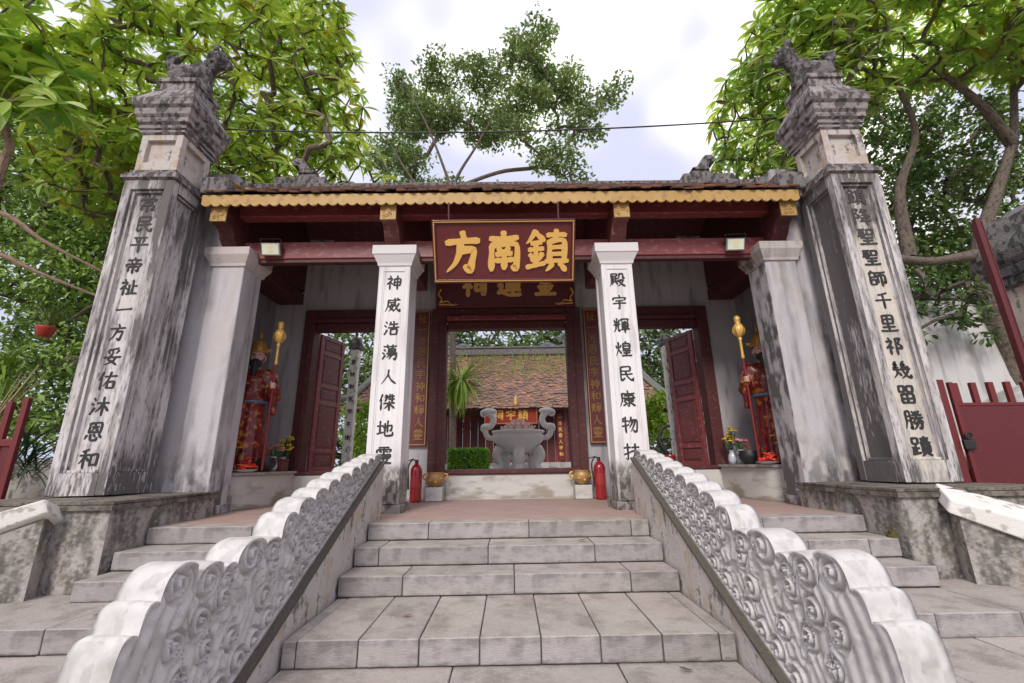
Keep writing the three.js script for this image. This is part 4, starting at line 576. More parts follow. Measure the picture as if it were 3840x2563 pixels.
  for (const q of [-1, 1]) { // hands, five fingers closed round what they hold
    const c = q === sx ? [q * 0.30, 1.19, 0.335] : [q * 0.10, 1.075, 0.30];
    const hf = (x, y, z) => { let d = ell(x, y, z, c, [0.036, 0.046, 0.04]); for (let i = 0; i < 4; i++) { const y0 = c[1] + 0.032 - i * 0.021, L = 0.042 - Math.abs(i - 1.2) * 0.005; d = smin(d, cap(x, y, z, [c[0] + q * 0.03, y0, c[2] + 0.012], [c[0] + q * 0.012, y0, c[2] + L], 0.0105, 0.01), 0.004); d = smin(d, cap(x, y, z, [c[0] + q * 0.012, y0, c[2] + L], [c[0] - q * 0.026, y0 - 0.003, c[2] + L - 0.006], 0.01, 0.009), 0.004); } return smin(d, cap(x, y, z, [c[0] - q * 0.02, c[1] + 0.025, c[2]], [c[0] - q * 0.03, c[1] + 0.05, c[2] + 0.035], 0.013, 0.01), 0.006); };
    add(st, 'hand', sdfMesh(hf, [c[0] - 0.07, c[1] - 0.07, c[2] - 0.06], [c[0] + 0.07, c[1] + 0.08, c[2] + 0.07], 0.006), skin);
  }
  const cl = thing('golden_club', s < 0 ? 'long handled golden melon club held upright by the left guardian statue' : 'long handled golden melon club in front of the right guardian statue', 'club', [SX, SY, SZ], s * -0.35);
  const cx = sx * 0.30, cz = 0.335;
  add(cl, 'handle', new THREE.CylinderGeometry(0.014, 0.016, 1.62, 10).translate(cx, 0.83, cz), M([0.24, 0.02, 0.02], { roughness: 0.4 }));
  add(cl, 'gilded_shaft', lathe([[0.016, 1.5], [0.028, 1.52], [0.02, 1.56], [0.02, 1.78], [0.034, 1.80], [0.016, 1.83]].map(([a, b]) => [a, b]), 12).translate(cx, 0, cz), goldM);
  add(cl, 'club_head', mg([lathe([[0.015, 1.82], [0.05, 1.845], [0.075, 1.90], [0.08, 1.96], [0.06, 2.02], [0.03, 2.045], [0.045, 2.06], [0.04, 2.10], [0.05, 2.12], [0.03, 2.16], [0, 2.17]], 18), ...[0, 1, 2, 3, 4, 5].map((k) => ni(new THREE.TorusGeometry(0.078, 0.012, 6, 16, Math.PI).rotateZ(-Math.PI / 2).scale(1, 1.15, 1).rotateY(k * Math.PI / 3).translate(0, 1.935, 0)))]).translate(cx, 0, cz), goldM);
  // flowers in vases
  const flower = (name, label, x, z, n, hh, col, pot) => { const f = thing(name, label, 'flowers', [x, SY, z]); add(f, 'vase', lathe([[0, 0], [0.05, 0], [0.07, 0.06], [0.06, 0.13], [0.035, 0.18], [0.05, 0.21]], 16), pot); const r = rng(n * 7 + Math.round(x * 100) + 1000), P = [], S = []; for (let i = 0; i < n; i++) { const a = r() * 6.28, e = Math.pow(r(), 0.6) * 0.15, y = 0.27 + hh * r() + (0.15 - e) * 0.5; for (let k = 0; k < 7; k++) P.push(ni(new THREE.SphereGeometry(0.02, 5, 4).scale(1, 0.45, 1).rotateX(r() - 0.5).translate(Math.cos(a) * e + Math.cos(k * 0.9) * 0.024, y + (k === 6 ? 0.012 : 0), Math.sin(a) * e + Math.sin(k * 0.9) * 0.024))); S.push(tube([[0, 0.18, 0], [Math.cos(a) * e, y - 0.01, Math.sin(a) * e]], 0.005, 0.004, 5, 2)); for (let k = 0; k < 2; k++) S.push(ni(new THREE.SphereGeometry(0.035, 5, 4).scale(1, 0.15, 0.5).rotateZ(r() * 2).rotateY(r() * 6).translate(Math.cos(a) * e * 0.8, y - 0.06 - 0.03 * k, Math.sin(a) * e * 0.8))); } add(f, 'blossoms', mg(P), M(col, { roughness: 0.7 })); add(f, 'stems', mg(S), M([0.05, 0.12, 0.03])); };
  const porc = M([0.6, 0.62, 0.7], { roughness: 0.25, clearcoat: 0.6 });
  flower('flower_vase', `vase of yellow flowers beside the ${side} guardian statue, nearer the doors`, s * 3.50, -2.58, 16, 0.22, [0.72, 0.48, 0.03], porc);
  flower('flower_vase', `small vase of orange yellow flowers before the ${side} guardian statue`, s * 3.80, -1.72, 9, 0.12, [0.70, 0.36, 0.03], M([0.2, 0.03, 0.03], { roughness: 0.4 }));
  flower('flower_vase', `bunch of pink and white flowers on the ${side} altar`, s * 3.50, -2.3, 9, 0.06, s < 0 ? [0.6, 0.25, 0.2] : [0.62, 0.30, 0.36], porc);
  const jb = thing('incense_pot', `dark round incense pot on the ${side} altar`, 'pot', [s * 3.49, SY, -2.08]); add(jb, 'pot', lathe([[0, 0], [0.07, 0], [0.08, 0.02], [0.13, 0.07], [0.145, 0.13], [0.12, 0.17], [0.13, 0.19], [0.11, 0.19], [0.1, 0.17], [0, 0.16]], 22), blackM); add(jb, 'incense_sticks', mg([...Array(10).keys()].map((i) => tube([[0, 0.15, 0], [Math.cos(i * 2.4) * 0.05, 0.33 + (i % 3) * 0.03, Math.sin(i * 2.4) * 0.05]], 0.003, 0.003, 4, 2))), M([0.35, 0.05, 0.04]));
  const pl = thing('offering_plate', `plate heaped with bright red offerings on the ${side} altar`, 'offerings', [s * 3.53, SY, -1.66]); add(pl, 'plate', lathe([[0, 0], [0.1, 0.005], [0.16, 0.03], [0.155, 0.035], [0.09, 0.015], [0, 0.014]], 20), porc); { const r = rng(66 + s); for (let i = 0; i < 20; i++) { const a = r() * 6.28, e = Math.sqrt(r()) * 0.12; add(pl, 'red_packet', uvm(rb(-0.05, 0.05, -0.008, 0.008, -0.03, 0.03, 0.004).rotateZ(r() - 0.5).rotateY(r() * 6).translate(Math.cos(a) * e, 0.04 + (0.14 - e) * rr(0.2, 1, r), Math.sin(a) * e)), i % 4 ? M([0.72, 0.03, 0.02], { roughness: 0.4 }) : M([0.75, 0.16, 0.03], { roughness: 0.4 })); } }
}
tag(add(scene, 'money_box', mg([rb(-0.16, 0.16, 0, 0.16, -0.1, 0.1, 0.008), rb(-0.17, 0.17, 0.155, 0.18, -0.11, 0.11, 0.006), bx(-0.14, 0.14, 0.03, 0.05, 0.1, 0.106), bx(-0.14, 0.14, 0.11, 0.13, 0.1, 0.106)]).translate(-3.54, 0.468, -2.44), M([0.13, 0.035, 0.03], { roughness: 0.5 })), 'low dark red wooden box on the left altar nearest the door', 'box');

// ---------------------------------------------------------------- red gates, far pillar, boundary wall
const gateRedM = M([0.15, 0.018, 0.018], { roughness: 0.5 }), gateRed2M = M([0.115, 0.015, 0.017], { roughness: 0.5, bumpMap: bumpTex, bumpScale: 0.002 });
{
  const t = thing('red_gate', 'red metal gate with open bars above and solid panel below, left edge', 'gate', [-5.62, 0.0, -0.35]); t.rotation.y = 0.05;
  for (const x of [-0.62, -0.40, -0.2, 0, 0.2, 0.36]) add(t, 'bar', rb(x - 0.03, x + 0.03, 0.1, x > 0.3 ? 1.30 : 1.26, -0.025, 0.025, 0.006), gateRedM);
  for (const [a, b] of [[0.12, 0.18], [0.78, 0.86]]) add(t, 'rail', rb(-0.75, 0.36, a, b, -0.024, 0.024), gateRedM); add(t, 'panel', bx(-0.75, 0.34, 0.18, 0.78, -0.008, 0.008), gateRed2M);
  const q = thing('red_gate', 'red metal gate with solid lower panel and short spaced bars, right edge', 'gate', [5.55, 0.0, -0.35]); q.rotation.y = 0.02;
  for (const x of [-0.58, -0.37, -0.17, 0.03, 0.23, 0.43]) add(q, 'bar', rb(x - 0.032, x + 0.032, 1.08, 1.33 - 0.02 * Math.abs(x), -0.02, 0.02, 0.006), gateRedM);
  add(q, 'panel', bx(-0.62, 0.9, 0.06, 1.085, -0.012, 0.012), gateRed2M); for (const [a, b] of [[1.06, 1.1], [0.03, 0.075]]) add(q, 'rail', rb(-0.64, 0.9, a, b, -0.02, 0.02), gateRedM); add(q, 'stile', rb(-0.65, -0.60, 0.03, 1.33, -0.023, 0.023), gateRedM);
  add(q, 'latch', mg([rb(-0.70, -0.58, 0.60, 0.70, 0.02, 0.06, 0.01), new THREE.TorusGeometry(0.035, 0.01, 8, 16).translate(-0.62, 0.74, 0.045)]), blackM);
  const w = thing('gate_post', 'narrow red gate post beside the right gate pillar', 'post', [4.82, 0, -0.36]); add(w, 'post', rb(-0.04, 0.04, 0, 1.36, -0.035, 0.035, 0.01), gateRedM); add(w, 'flat_bar', rb(-0.10, -0.06, 0, 1.34, -0.02, 0.02, 0.006), gateRedM);
}
{
  const t = thing('steel_post', 'tall dark red steel post in front of the far right stone pillar', 'post', [6.1, 0, -0.55]); add(t, 'post', rb(-0.03, 0.03, 0, 3.5, -0.03, 0.03, 0.008), gateRed2M); add(t, 'flange', mg([rb(-0.045, -0.03, 0, 3.45, -0.035, 0.035, 0.004), rb(0.03, 0.045, 0, 3.45, -0.035, 0.035, 0.004)]), gateRed2M);
  const p = thing('stone_pillar', 'weathered far right pillar with layered stone cap, cut off by the photo edge', 'pillar', [7.3, 0, -0.75]);
  add(p, 'shaft', sq([[0, 0.42], [2.72, 0.40]]), M([1.05, 1, 0.92], { map: curbTex, bumpMap: bumpTex, bumpScale: 0.006 }));
  add(p, 'cap', sq([[2.72, 0.41], [2.76, 0.46], [2.86, 0.46], [2.88, 0.5], [2.98, 0.53], [3.0, 0.5], [3.08, 0.56], [3.2, 0.58], [3.22, 0.52], [3.34, 0.5], [3.5, 0.44], [3.7, 0.38], [3.85, 0.2]]), oldMasM);
  const wallTex = tex(512, 512, (u, v) => mix3(mix3([0.52, 0.50, 0.49], [0.66, 0.64, 0.63], fbm(u * 5, v * 5, 4, 5, 5)), [0.25, 0.23, 0.22], 0.6 * sst(0.5, 0.72, fbm(u * 24, v * 3, 4, 24, 3))), 0.3, 0.25);
  const b = thing('boundary_wall', 'pale streaked boundary wall behind the red gate on the right', 'wall', [11.5, 0, -4.2]); add(b, 'body', uvm(bx(-4.2, 9, -0.2, 3.75, -0.2, 0)), M([1, 1, 1], { map: wallTex, roughness: 0.95 })); add(b, 'coping', uvm(rb(-4.25, 9, 3.75, 3.86, -0.26, 0.06, 0.02)), oldMasM);
  const c = thing('parked_car', 'pale rounded car roof seen between the bars of the red gate', 'car', [8.9, 0.0, -2.7]);
  const cf = (x, y, z) => { const a = ell(x, y, z, [0, 0.6, 0], [2.05, 0.42, 0.82]), k = ell(x, y, z, [0.15, 0.95, 0], [1.35, 0.78, 0.70]); return Math.max(smin(a, k, 0.12), 0.22 - y); };
  add(c, 'body', sdfMesh(cf, [-2.2, 0.1, -0.95], [2.2, 1.85, 0.95], 0.06), M([0.75, 0.73, 0.66], { roughness: 0.25, clearcoat: 1 }));
  const gf = (x, y, z) => Math.max(ell(x, y, z, [0.15, 0.95, 0], [1.36, 0.7, 0.715]), y - 1.42, 1.08 - y); add(c, 'window', sdfMesh(gf, [-1.3, 1.0, -0.8], [1.6, 1.5, 0.8], 0.05), M([0.02, 0.025, 0.025], { roughness: 0.1 }));
  for (const [x, z] of [[-1.25, 0.72], [1.3, 0.72], [-1.25, -0.72], [1.3, -0.72]]) add(c, 'wheel', new THREE.CylinderGeometry(0.33, 0.33, 0.2, 24).rotateX(Math.PI / 2).translate(x, 0.32, z), blackM);
}
// ---------------------------------------------------------------- courtyard and temple hall behind the gate
{
  const t = thing('temple_hall', 'temple hall with mossy red tiled roof and dark red plank front behind the courtyard', 'temple', [0, 0.38, -12.5]), L = (g) => g.translate(0, -0.38, 12.5);
  add(t, 'plinth', L(uvm(bx(-6, 6, 0.3, 0.55, -17, -11.9))), stone2M[0]);
  const plank = M([0.8, 0.62, 0.62], { map: woodTex, roughness: 0.6 });
  for (let i = 0; i < 36; i++) add(t, 'plank', L(uvm(rb(-5.4 + i * 0.3, -5.4 + i * 0.3 + 0.292, 0.55, 2.7, -13.05, -13.0 + (i % 3) * 0.008, 0.008), i * 0.37, i)), i % 3 ? plank : redBeamM);
  add(t, 'eave_beam', L(uvm(mg([rb(-6, 6, 2.28, 2.46, -12.2, -12.0), bx(-6.2, 6.2, 2.42, 2.48, -12.4, -11.45)]))), darkWoodM);
  for (const x of [-4.2, -2.1, 2.1, 4.2]) add(t, 'timber_post', L(new THREE.CylinderGeometry(0.13, 0.14, 2.0, 14).translate(x, 1.4, -12.1)), woodM);
  for (const x of [-2.02, 1.9]) { add(t, 'couplet_board', L(rb(x - 0.11, x + 0.11, 0.6, 2.3, -11.95, -11.9, 0.01)), signRedM); for (let i = 0; i < 7; i++) add(t, 'character', L(glyph(G[['yi', 'fang', 'min', 'en', 'ren', 'yu', 'he'][i]], 0.15, 15, 0.01, i).translate(x, 2.15 - i * 0.22, -11.895)), goldM); }
  const H0 = 2.48, H1 = 5.25, zf = -11.35, zr = -14.6, curve = (k) => 0.9 * Math.pow(k, 2) + 0.1 * k; // sagging slope
  const rows = 34, r = rng(55), tiles = [], tg = uvm(prism([[-0.1, 0], [0.1, 0], [0.1, -0.15], [0, -0.21], [-0.1, -0.15]], 0.02).rotateX(-Math.PI / 2));
  const half = (k) => lerp(6.4, 5.2, Math.pow(k, 0.6)), py = (k) => lerp(H0, H1, lerp(k, k * k, 0.3)), pz = (k) => lerp(zf, zr, k);
  const deckP = [], deckI = []; for (let j = 0; j <= 12; j++) { const k = j / 12; deckP.push(-half(k), py(k) - 0.03, pz(k), half(k), py(k) - 0.03, pz(k)); } for (let j = 0; j < 12; j++) deckI.push(j * 2, j * 2 + 1, j * 2 + 3, j * 2, j * 2 + 3, j * 2 + 2);
  const dk = new THREE.BufferGeometry(); dk.setAttribute('position', new THREE.Float32BufferAttribute(deckP, 3)); dk.setIndex(deckI); dk.computeVertexNormals(); 
  const rf = add(t, 'roof', L(uvm(dk)), roofTileM[1]);
  const buckets = [[], [], [], []];
  for (let j = 0; j < rows; j++) { const k = j / rows, sl = Math.atan2(py(k + 0.03) - py(k), -(pz(k + 0.03) - pz(k))), w = half(k), n = Math.floor(w * 2 / 0.205); for (let i = 0; i < n; i++) { const g = tg.clone().applyMatrix4(new THREE.Matrix4().compose(V(-w + (i + 0.5 + (j % 2) * 0.5) * 0.205 + rr(-0.02, 0.02, r), py(k) + 0.02 + rr(0, 0.04, r), pz(k) - 0.1), new THREE.Quaternion().setFromEuler(new THREE.Euler(sl - 0.13 + rr(-0.08, 0.06, r), 0, rr(-0.06, 0.06, r))), V(1, 1, 1))); buckets[Math.floor(r() * 4)].push(g); } }
  const tc = [[0.27, 0.15, 0.115], [0.22, 0.135, 0.105], [0.18, 0.125, 0.10], [0.33, 0.18, 0.13]];
  buckets.forEach((b, i) => { const m = add(rf, 'roof_tiles', L(mg(b)), M(tc[i], { bumpMap: bumpTex, bumpScale: 0.01, roughness: 0.95 })); m.userData.kind = 'stuff'; });
  add(rf, 'ridge', L(uvm(mg([rb(-5.25, 5.25, 5.2, 5.5, -14.8, -14.45, 0.05), rb(-5.3, 5.3, 5.5, 5.58, -14.85, -14.4, 0.03)]))), M([0.62, 0.58, 0.6], { bumpMap: bumpTex }));
  const hipM = M([0.66, 0.65, 0.63], { bumpMap: bumpTex });
  for (const s of [-1, 1]) { const pts = []; for (let j = 0; j <= 8; j++) { const k = 1 - j / 8; pts.push([s * (half(k) + 0.02 + (j === 8 ? 0.25 : 0)), py(k) + 0.12 + (j > 6 ? 0.1 * (j - 6) : 0), pz(k)]); } add(rf, 'hip_ridge', L(tube(pts, 0.13, 0.12, 8, 24)), hipM); }
  const orn = (x, f) => { const c = tube([[0, 0, 0], [0.3 * f, 0.12, 0], [0.55 * f, 0.42, 0], [0.35 * f, 0.66, 0], [0.08 * f, 0.5, 0], [0.2 * f, 0.36, 0]], 0.14, 0.06, 8, 26); add(rf, 'ridge_dragon', L(mg([c, tube([[-0.1 * f, 0.0, 0], [-0.5 * f, 0.2, 0], [-0.9 * f, 0.02, 0]], 0.13, 0.07, 8), tube([[0.1 * f, 0.3, 0], [-0.12 * f, 0.5, 0.04], [-0.3 * f, 0.46, 0]], 0.06, 0.02, 6)]).translate(x, 5.5, -14.6)), M([0.60, 0.62, 0.70], { bumpMap: bumpTex })); };
  orn(2.3, 1); orn(-2.5, -1);
  // grass and weeds on the roof: nobody could count them
  const bl = new THREE.BufferGeometry(); bl.setAttribute('position', new THREE.Float32BufferAttribute([-0.006, 0, 0, 0.006, 0, 0, 0.03, 0.3, 0.02, -0.006, 0, 0, 0.03, 0.3, 0.02, 0.02, 0.28, 0.02, 0.03, 0.3, 0.02, 0.09, 0.42, 0.05, 0.02, 0.28, 0.02], 3)); bl.computeVertexNormals();
  const wd = new THREE.InstancedMesh(bl, new THREE.MeshPhysicalMaterial({ roughness: 0.9, side: THREE.DoubleSide }), 900); wd.name = 'roof_weeds'; wd.userData.kind = 'stuff'; const o = new THREE.Object3D(), cc = new THREE.Color();
  for (let i = 0; i < 900; i++) { const k = 0.5 + 0.48 * Math.pow(r(), 0.7), x = rr(-2.6, 3.6, r); o.position.set(x, py(k) - 0.38, pz(k) + 12.5); o.rotation.set(rr(-0.5, 0.5, r), r() * 6.28, rr(-0.4, 0.4, r)); o.scale.setScalar(rr(0.6, 1.7, r)); o.updateMatrix(); wd.setMatrixAt(i, o.matrix); wd.setColorAt(i, cc.setRGB(rr(0.16, 0.34, r), rr(0.22, 0.33, r), rr(0.05, 0.09, r))); } rf.add(wd);
  const sg = thing('temple_signboard', 'red name board with gold characters over the temple hall doors', 'sign', [0.06, 1.95, -11.6]); sg.rotation.x = 0.2;
  add(sg, 'board', rb(-0.9, 0.95, 0, 0.56, -0.03, 0.03, 0.01), M([0.30, 0.035, 0.02], { roughness: 0.4 })); add(sg, 'frame', mg([rb(-0.93, 0.98, -0.04, 0, -0.03, 0.05), rb(-0.93, 0.98, 0.56, 0.60, -0.03, 0.05), rb(-0.94, -0.9, -0.04, 0.6, -0.03, 0.05), rb(0.95, 0.99, -0.04, 0.6, -0.03, 0.05)]), M([0.4, 0.16, 0.06], { roughness: 0.4 }));
  ['ci', 'yu', 'zhen'].forEach((w, i) => { add(sg, 'character', glyph(G[w], 0.38, 14, 0.015, i + 60), goldM).position.set([-0.44, 0.02, 0.46][i], 0.28, 0.031); });
  add(sg, 'finial', mg([lathe([[0, 0.6], [0.09, 0.62], [0.05, 0.68], [0.08, 0.74], [0.03, 0.82], [0.05, 0.88], [0, 0.98]], 12)]).translate(0.2, 0, 0), goldM);
}
{ // stone incense burner
  const t = thing('incense_burner', 'large carved grey stone incense burner with two scrolled ears in the courtyard', 'incense burner', [0.22, 0.38, -5.7]); const bm = M([0.72, 0.69, 0.675], { bumpMap: bumpTex, bumpScale: 0.012, roughness: 0.9 });
  const bowl = new THREE.LatheGeometry([[0.1, 0.36], [0.2, 0.37], [0.34, 0.44], [0.46, 0.54], [0.545, 0.64], [0.58, 0.72], [0.585, 0.76], [0.56, 0.775], [0.56, 0.80], [0.60, 0.82], [0.60, 0.86], [0.52, 0.87], [0.5, 0.84], [0, 0.83]].map(([a, b]) => new THREE.Vector2(a, b)), 60);
  { const p = bowl.attributes.position; for (let i = 0; i < p.count; i++) { const x = p.getX(i), y = p.getY(i), z = p.getZ(i), a = Math.atan2(z, x); if (y < 0.74) { const q = 1 + 0.035 * (Math.cos(a * 16 + 8 * Math.sin(y * 14)) * 0.5 + fbm(a * 5 + 20, y * 14, 3)); p.setX(i, x * q); p.setZ(i, z * q); } } bowl.computeVertexNormals(); }
  add(t, 'bowl', uvm(bowl), bm);
  for (let k = 0; k < 3; k++) { const a = Math.PI / 2 + k * 2.094; add(t, 'leg', uvm(tube([[Math.cos(a) * 0.36, 0.5, Math.sin(a) * 0.36], [Math.cos(a) * 0.44, 0.34, Math.sin(a) * 0.44], [Math.cos(a) * 0.34, 0.16, Math.sin(a) * 0.34], [Math.cos(a) * 0.40, 0.0, Math.sin(a) * 0.40]], 0.14, 0.09, 10)), bm); }
  add(t, 'leg', uvm(tube([[0.42, 0.5, 0.1], [0.5, 0.3, 0.12], [0.40, 0.14, 0.1], [0.46, 0, 0.12]], 0.11, 0.08, 10)), bm); add(t, 'leg', uvm(tube([[-0.42, 0.5, 0.1], [-0.5, 0.3, 0.12], [-0.40, 0.14, 0.1], [-0.46, 0, 0.12]], 0.11, 0.08, 10)), bm);
  for (const s of [-1, 1]) add(t, 'ear', uvm(mg([tube([[s * 0.56, 0.70, 0], [s * 0.70, 0.74, 0], [s * 0.74, 0.92, 0], [s * 0.60, 1.0, 0], [s * 0.56, 1.16, 0], [s * 0.66, 1.28, 0]], 0.06, 0.075, 10, 22), new THREE.SphereGeometry(0.1, 14, 10).scale(1.35, 0.8, 0.8).translate(s * 0.72, 0.96, 0), new THREE.SphereGeometry(0.105, 14, 10).scale(1.7, 0.75, 0.8).translate(s * 0.66, 1.31, 0), new THREE.TorusGeometry(0.06, 0.03, 8, 18).translate(s * 0.78, 1.27, 0), new THREE.TorusGeometry(0.06, 0.03, 8, 18).translate(s * 0.77, 0.92, 0)])), bm);
  const lot = []; for (let ring = 0; ring < 3; ring++) for (let i = 0; i < 14; i++) { const a = i / 14 * 6.283 + ring * 0.22; lot.push(ni(new THREE.SphereGeometry(0.09, 8, 6).scale(0.55, 1.1, 0.3).rotateX(0.75 - ring * 0.22).translate(0, 0, 0.34 - ring * 0.11).rotateY(a).translate(0, 0.90 + ring * 0.06, 0))); } lot.push(ni(new THREE.SphereGeometry(0.2, 16, 10).scale(1, 0.6, 1).translate(0, 0.97, 0)));
  add(t, 'lotus_top', mg(lot), M([0.66, 0.46, 0.42], { roughness: 0.8 }));
  add(t, 'foot_block', uvm(mg([lathe([[0, 0.0], [0.26, 0.0], [0.22, 0.08], [0.15, 0.14], [0.16, 0.2], [0.22, 0.26], [0.2, 0.36], [0, 0.37]], 24), rb(-0.7, 0.7, -0.12, 0.0, -0.5, 0.5)])), bm);
  for (const x of [-0.62, 0.72]) { const l = thing('garden_lamp', `small white globe lamp ${x < 0 ? 'left' : 'right'} of the stone incense burner`, 'lamp', [0.22 + x, 0.38, -5.2]); add(l, 'globe', new THREE.SphereGeometry(0.075, 16, 12).scale(1.1, 0.7, 1).translate(0, 0.06, 0), M([0.8, 0.78, 0.72], { roughness: 0.3 })); add(l, 'base', new THREE.CylinderGeometry(0.05, 0.06, 0.03, 14).translate(0, 0.012, 0), greyMetalM); }
}
for (const s of [-1, 1]) { // white lettered courtyard pillars seen through the side doorways
  const t = thing('courtyard_pillar', `narrow white pillar with black lettering behind the ${s < 0 ? 'left' : 'right'} side doorway`, 'pillar', [s < 0 ? -3.52 : 3.70, 0.36, -5.4]);
  const cm = M([0.95, 0.95, 0.93], { map: copeTex, roughness: 0.9 });
  add(t, 'shaft', uvm(rb(-0.09, 0.09, 0, 2.75, -0.09, 0.09, 0.01)), cm); add(t, 'cap', sq([[2.75, 0.09], [2.8, 0.12], [2.9, 0.13], [2.95, 0.1], [3.05, 0.07]]), oldMasM);
  ['en', 'fu', 'he', 'min', 'yu', 'ping', 'di', 'ren'].forEach((w, i) => add(t, 'character', glyph(G[w], 0.12, 13, 0.004, i + 7).translate(0, 2.45 - i * 0.28, 0.091), inkM));
  if (s > 0) { const o = thing('carved_post', 'weathered carved grey post beside the right door leaf', 'post', [3.50, 0.36, -4.6]); add(o, 'shaft', uvm(mg([...Array(11).keys()].map((i) => new THREE.SphereGeometry(0.1, 10, 8).scale(1, 1.5, 1).translate(0.02 * Math.sin(i * 2), 0.12 + i * 0.24, 0)).concat([rb(-0.08, 0.08, 0, 2.7, -0.08, 0.08)]))), M([1.2, 1.1, 0.95], { map: oldMasTex, bumpMap: bumpTex, bumpScale: 0.01 }));
    const b = thing('bonsai', 'dark gnarled bonsai in a red pot at the foot of the right door leaf', 'plant', [2.93, 0.44, -3.75]); add(b, 'pot', lathe([[0, 0], [0.09, 0], [0.12, 0.16], [0.13, 0.2], [0.1, 0.2], [0, 0.18]], 16), extRedM); add(b, 'trunk', mg([tube([[0, 0.18, 0], [-0.1, 0.3, 0.02], [-0.16, 0.5, 0], [-0.06, 0.68, 0], [0.06, 0.72, 0.02]], 0.05, 0.02, 8), tube([[-0.14, 0.44, 0], [-0.05, 0.5, 0.06], [0.05, 0.46, 0.08]], 0.03, 0.01, 7), tube([[-0.16, 0.3, 0], [-0.2, 0.2, 0.05], [-0.15, 0.1, 0.06]], 0.03, 0.015, 7)]), blackM); }
}
// ---------------------------------------------------------------- trees and plants
const barkTex = tex(256, 256, (u, v) => mix3(mix3([0.10, 0.075, 0.058], [0.24, 0.185, 0.15], fbm(u * 8, v * 16, 4, 8, 16)), [0.05, 0.04, 0.03], 0.7 * sst(0.5, 0.7, fbm(u * 24, v * 10 + 4, 3, 24, 10))), 1.25, 1);
const barkM = M([1, 1, 1], { map: barkTex, bumpMap: bumpTex, bumpScale: 0.02, roughness: 1 }), paleBarkM = M([2.0, 1.75, 1.6], { map: barkTex, bumpMap: bumpTex, bumpScale: 0.02, roughness: 1 });
const leafMat = (tr = 0.45) => new THREE.MeshPhysicalMaterial({ roughness: 0.55, transmission: tr, thickness: 0, side: THREE.DoubleSide, specularIntensity: 0.6 });
function blade(L, W, droop, n = 5) { // long leaf with a folded midrib, growing along +x
  const P = [], I = []; for (let i = 0; i <= n; i++) { const t = i / n, w = W * Math.pow(Math.sin(Math.PI * clamp(0.06 + t * 0.94)), 0.75) * (t < 0.5 ? lerp(0.55, 1, t * 2) : 1) * 0.5, x = L * t, y = -droop * t * t * L; P.push(x, y + w * 0.35, -w, x, y, 0, x, y + w * 0.35, w); }
  for (let i = 0; i < n; i++) { const a = i * 3; I.push(a, a + 1, a + 3, a + 1, a + 4, a + 3, a + 1, a + 2, a + 4, a + 2, a + 5, a + 4); }
  const g = new THREE.BufferGeometry(); g.setAttribute('position', new THREE.Float32BufferAttribute(P, 3)); g.setIndex(I); g.computeVertexNormals(); return g;
}
// branches: every tip is joined to the nearest point of the tree grown so far
function skeleton(trunks, tips, r, k = 0.022, bend = 0.25, wander = 0.12) {
  const nodes = []; const limbs = [];
  const addLimb = (pts, parent) => { const ids = []; let pv = parent; pts.forEach((p) => { nodes.push({ p, par: pv, n: 0 }); pv = nodes.length - 1; ids.push(pv); }); return ids; };
  for (const t of trunks) { const c = new THREE.CatmullRomCurve3(t.map((p) => V(...p))); limbs.push(addLimb(c.getPoints(t.length * 5), -1)); }
  const root = nodes[0].p; const order = tips.map((t) => t).sort((a, b) => a.distanceTo(root) - b.distanceTo(root));
  for (const t of order) {
    let bi = 0, bd = 1e9; for (let i = 0; i < nodes.length; i++) { const q = nodes[i].p, d = q.distanceTo(t) + Math.max(0, q.y - t.y) * 1.5 - 0.0; if (d < bd) { bd = d; bi = i; } }
    const a = nodes[bi].p, d = a.distanceTo(t), n = Math.max(2, Math.ceil(d / 0.35)), pts = [], off = V(rr(-1, 1, r), rr(-0.4, 1, r) + bend, rr(-1, 1, r)).multiplyScalar(d * wander);
    for (let i = 1; i <= n; i++) { const u = i / n; pts.push(a.clone().lerp(t, u).addScaledVector(off, Math.sin(Math.PI * u)).add(V(rr(-1, 1, r), rr(-1, 1, r), rr(-1, 1, r)).multiplyScalar(i < n ? 0.05 * d / n * 3 : 0))); }
    limbs.push([bi, ...addLimb(pts, bi)]);
  }
  for (let i = nodes.length - 1; i >= 0; i--) { nodes[i].n = Math.max(nodes[i].n, 1); }
  const cnt = new Float32Array(nodes.length); for (const l of limbs) cnt[l[l.length - 1]] += 1; for (let i = nodes.length - 1; i >= 0; i--) if (nodes[i].par >= 0) cnt[nodes[i].par] += cnt[i];
  return { nodes, limbs, rad: (i) => k * Math.pow(Math.max(1, cnt[i]), 0.38), cnt };
}
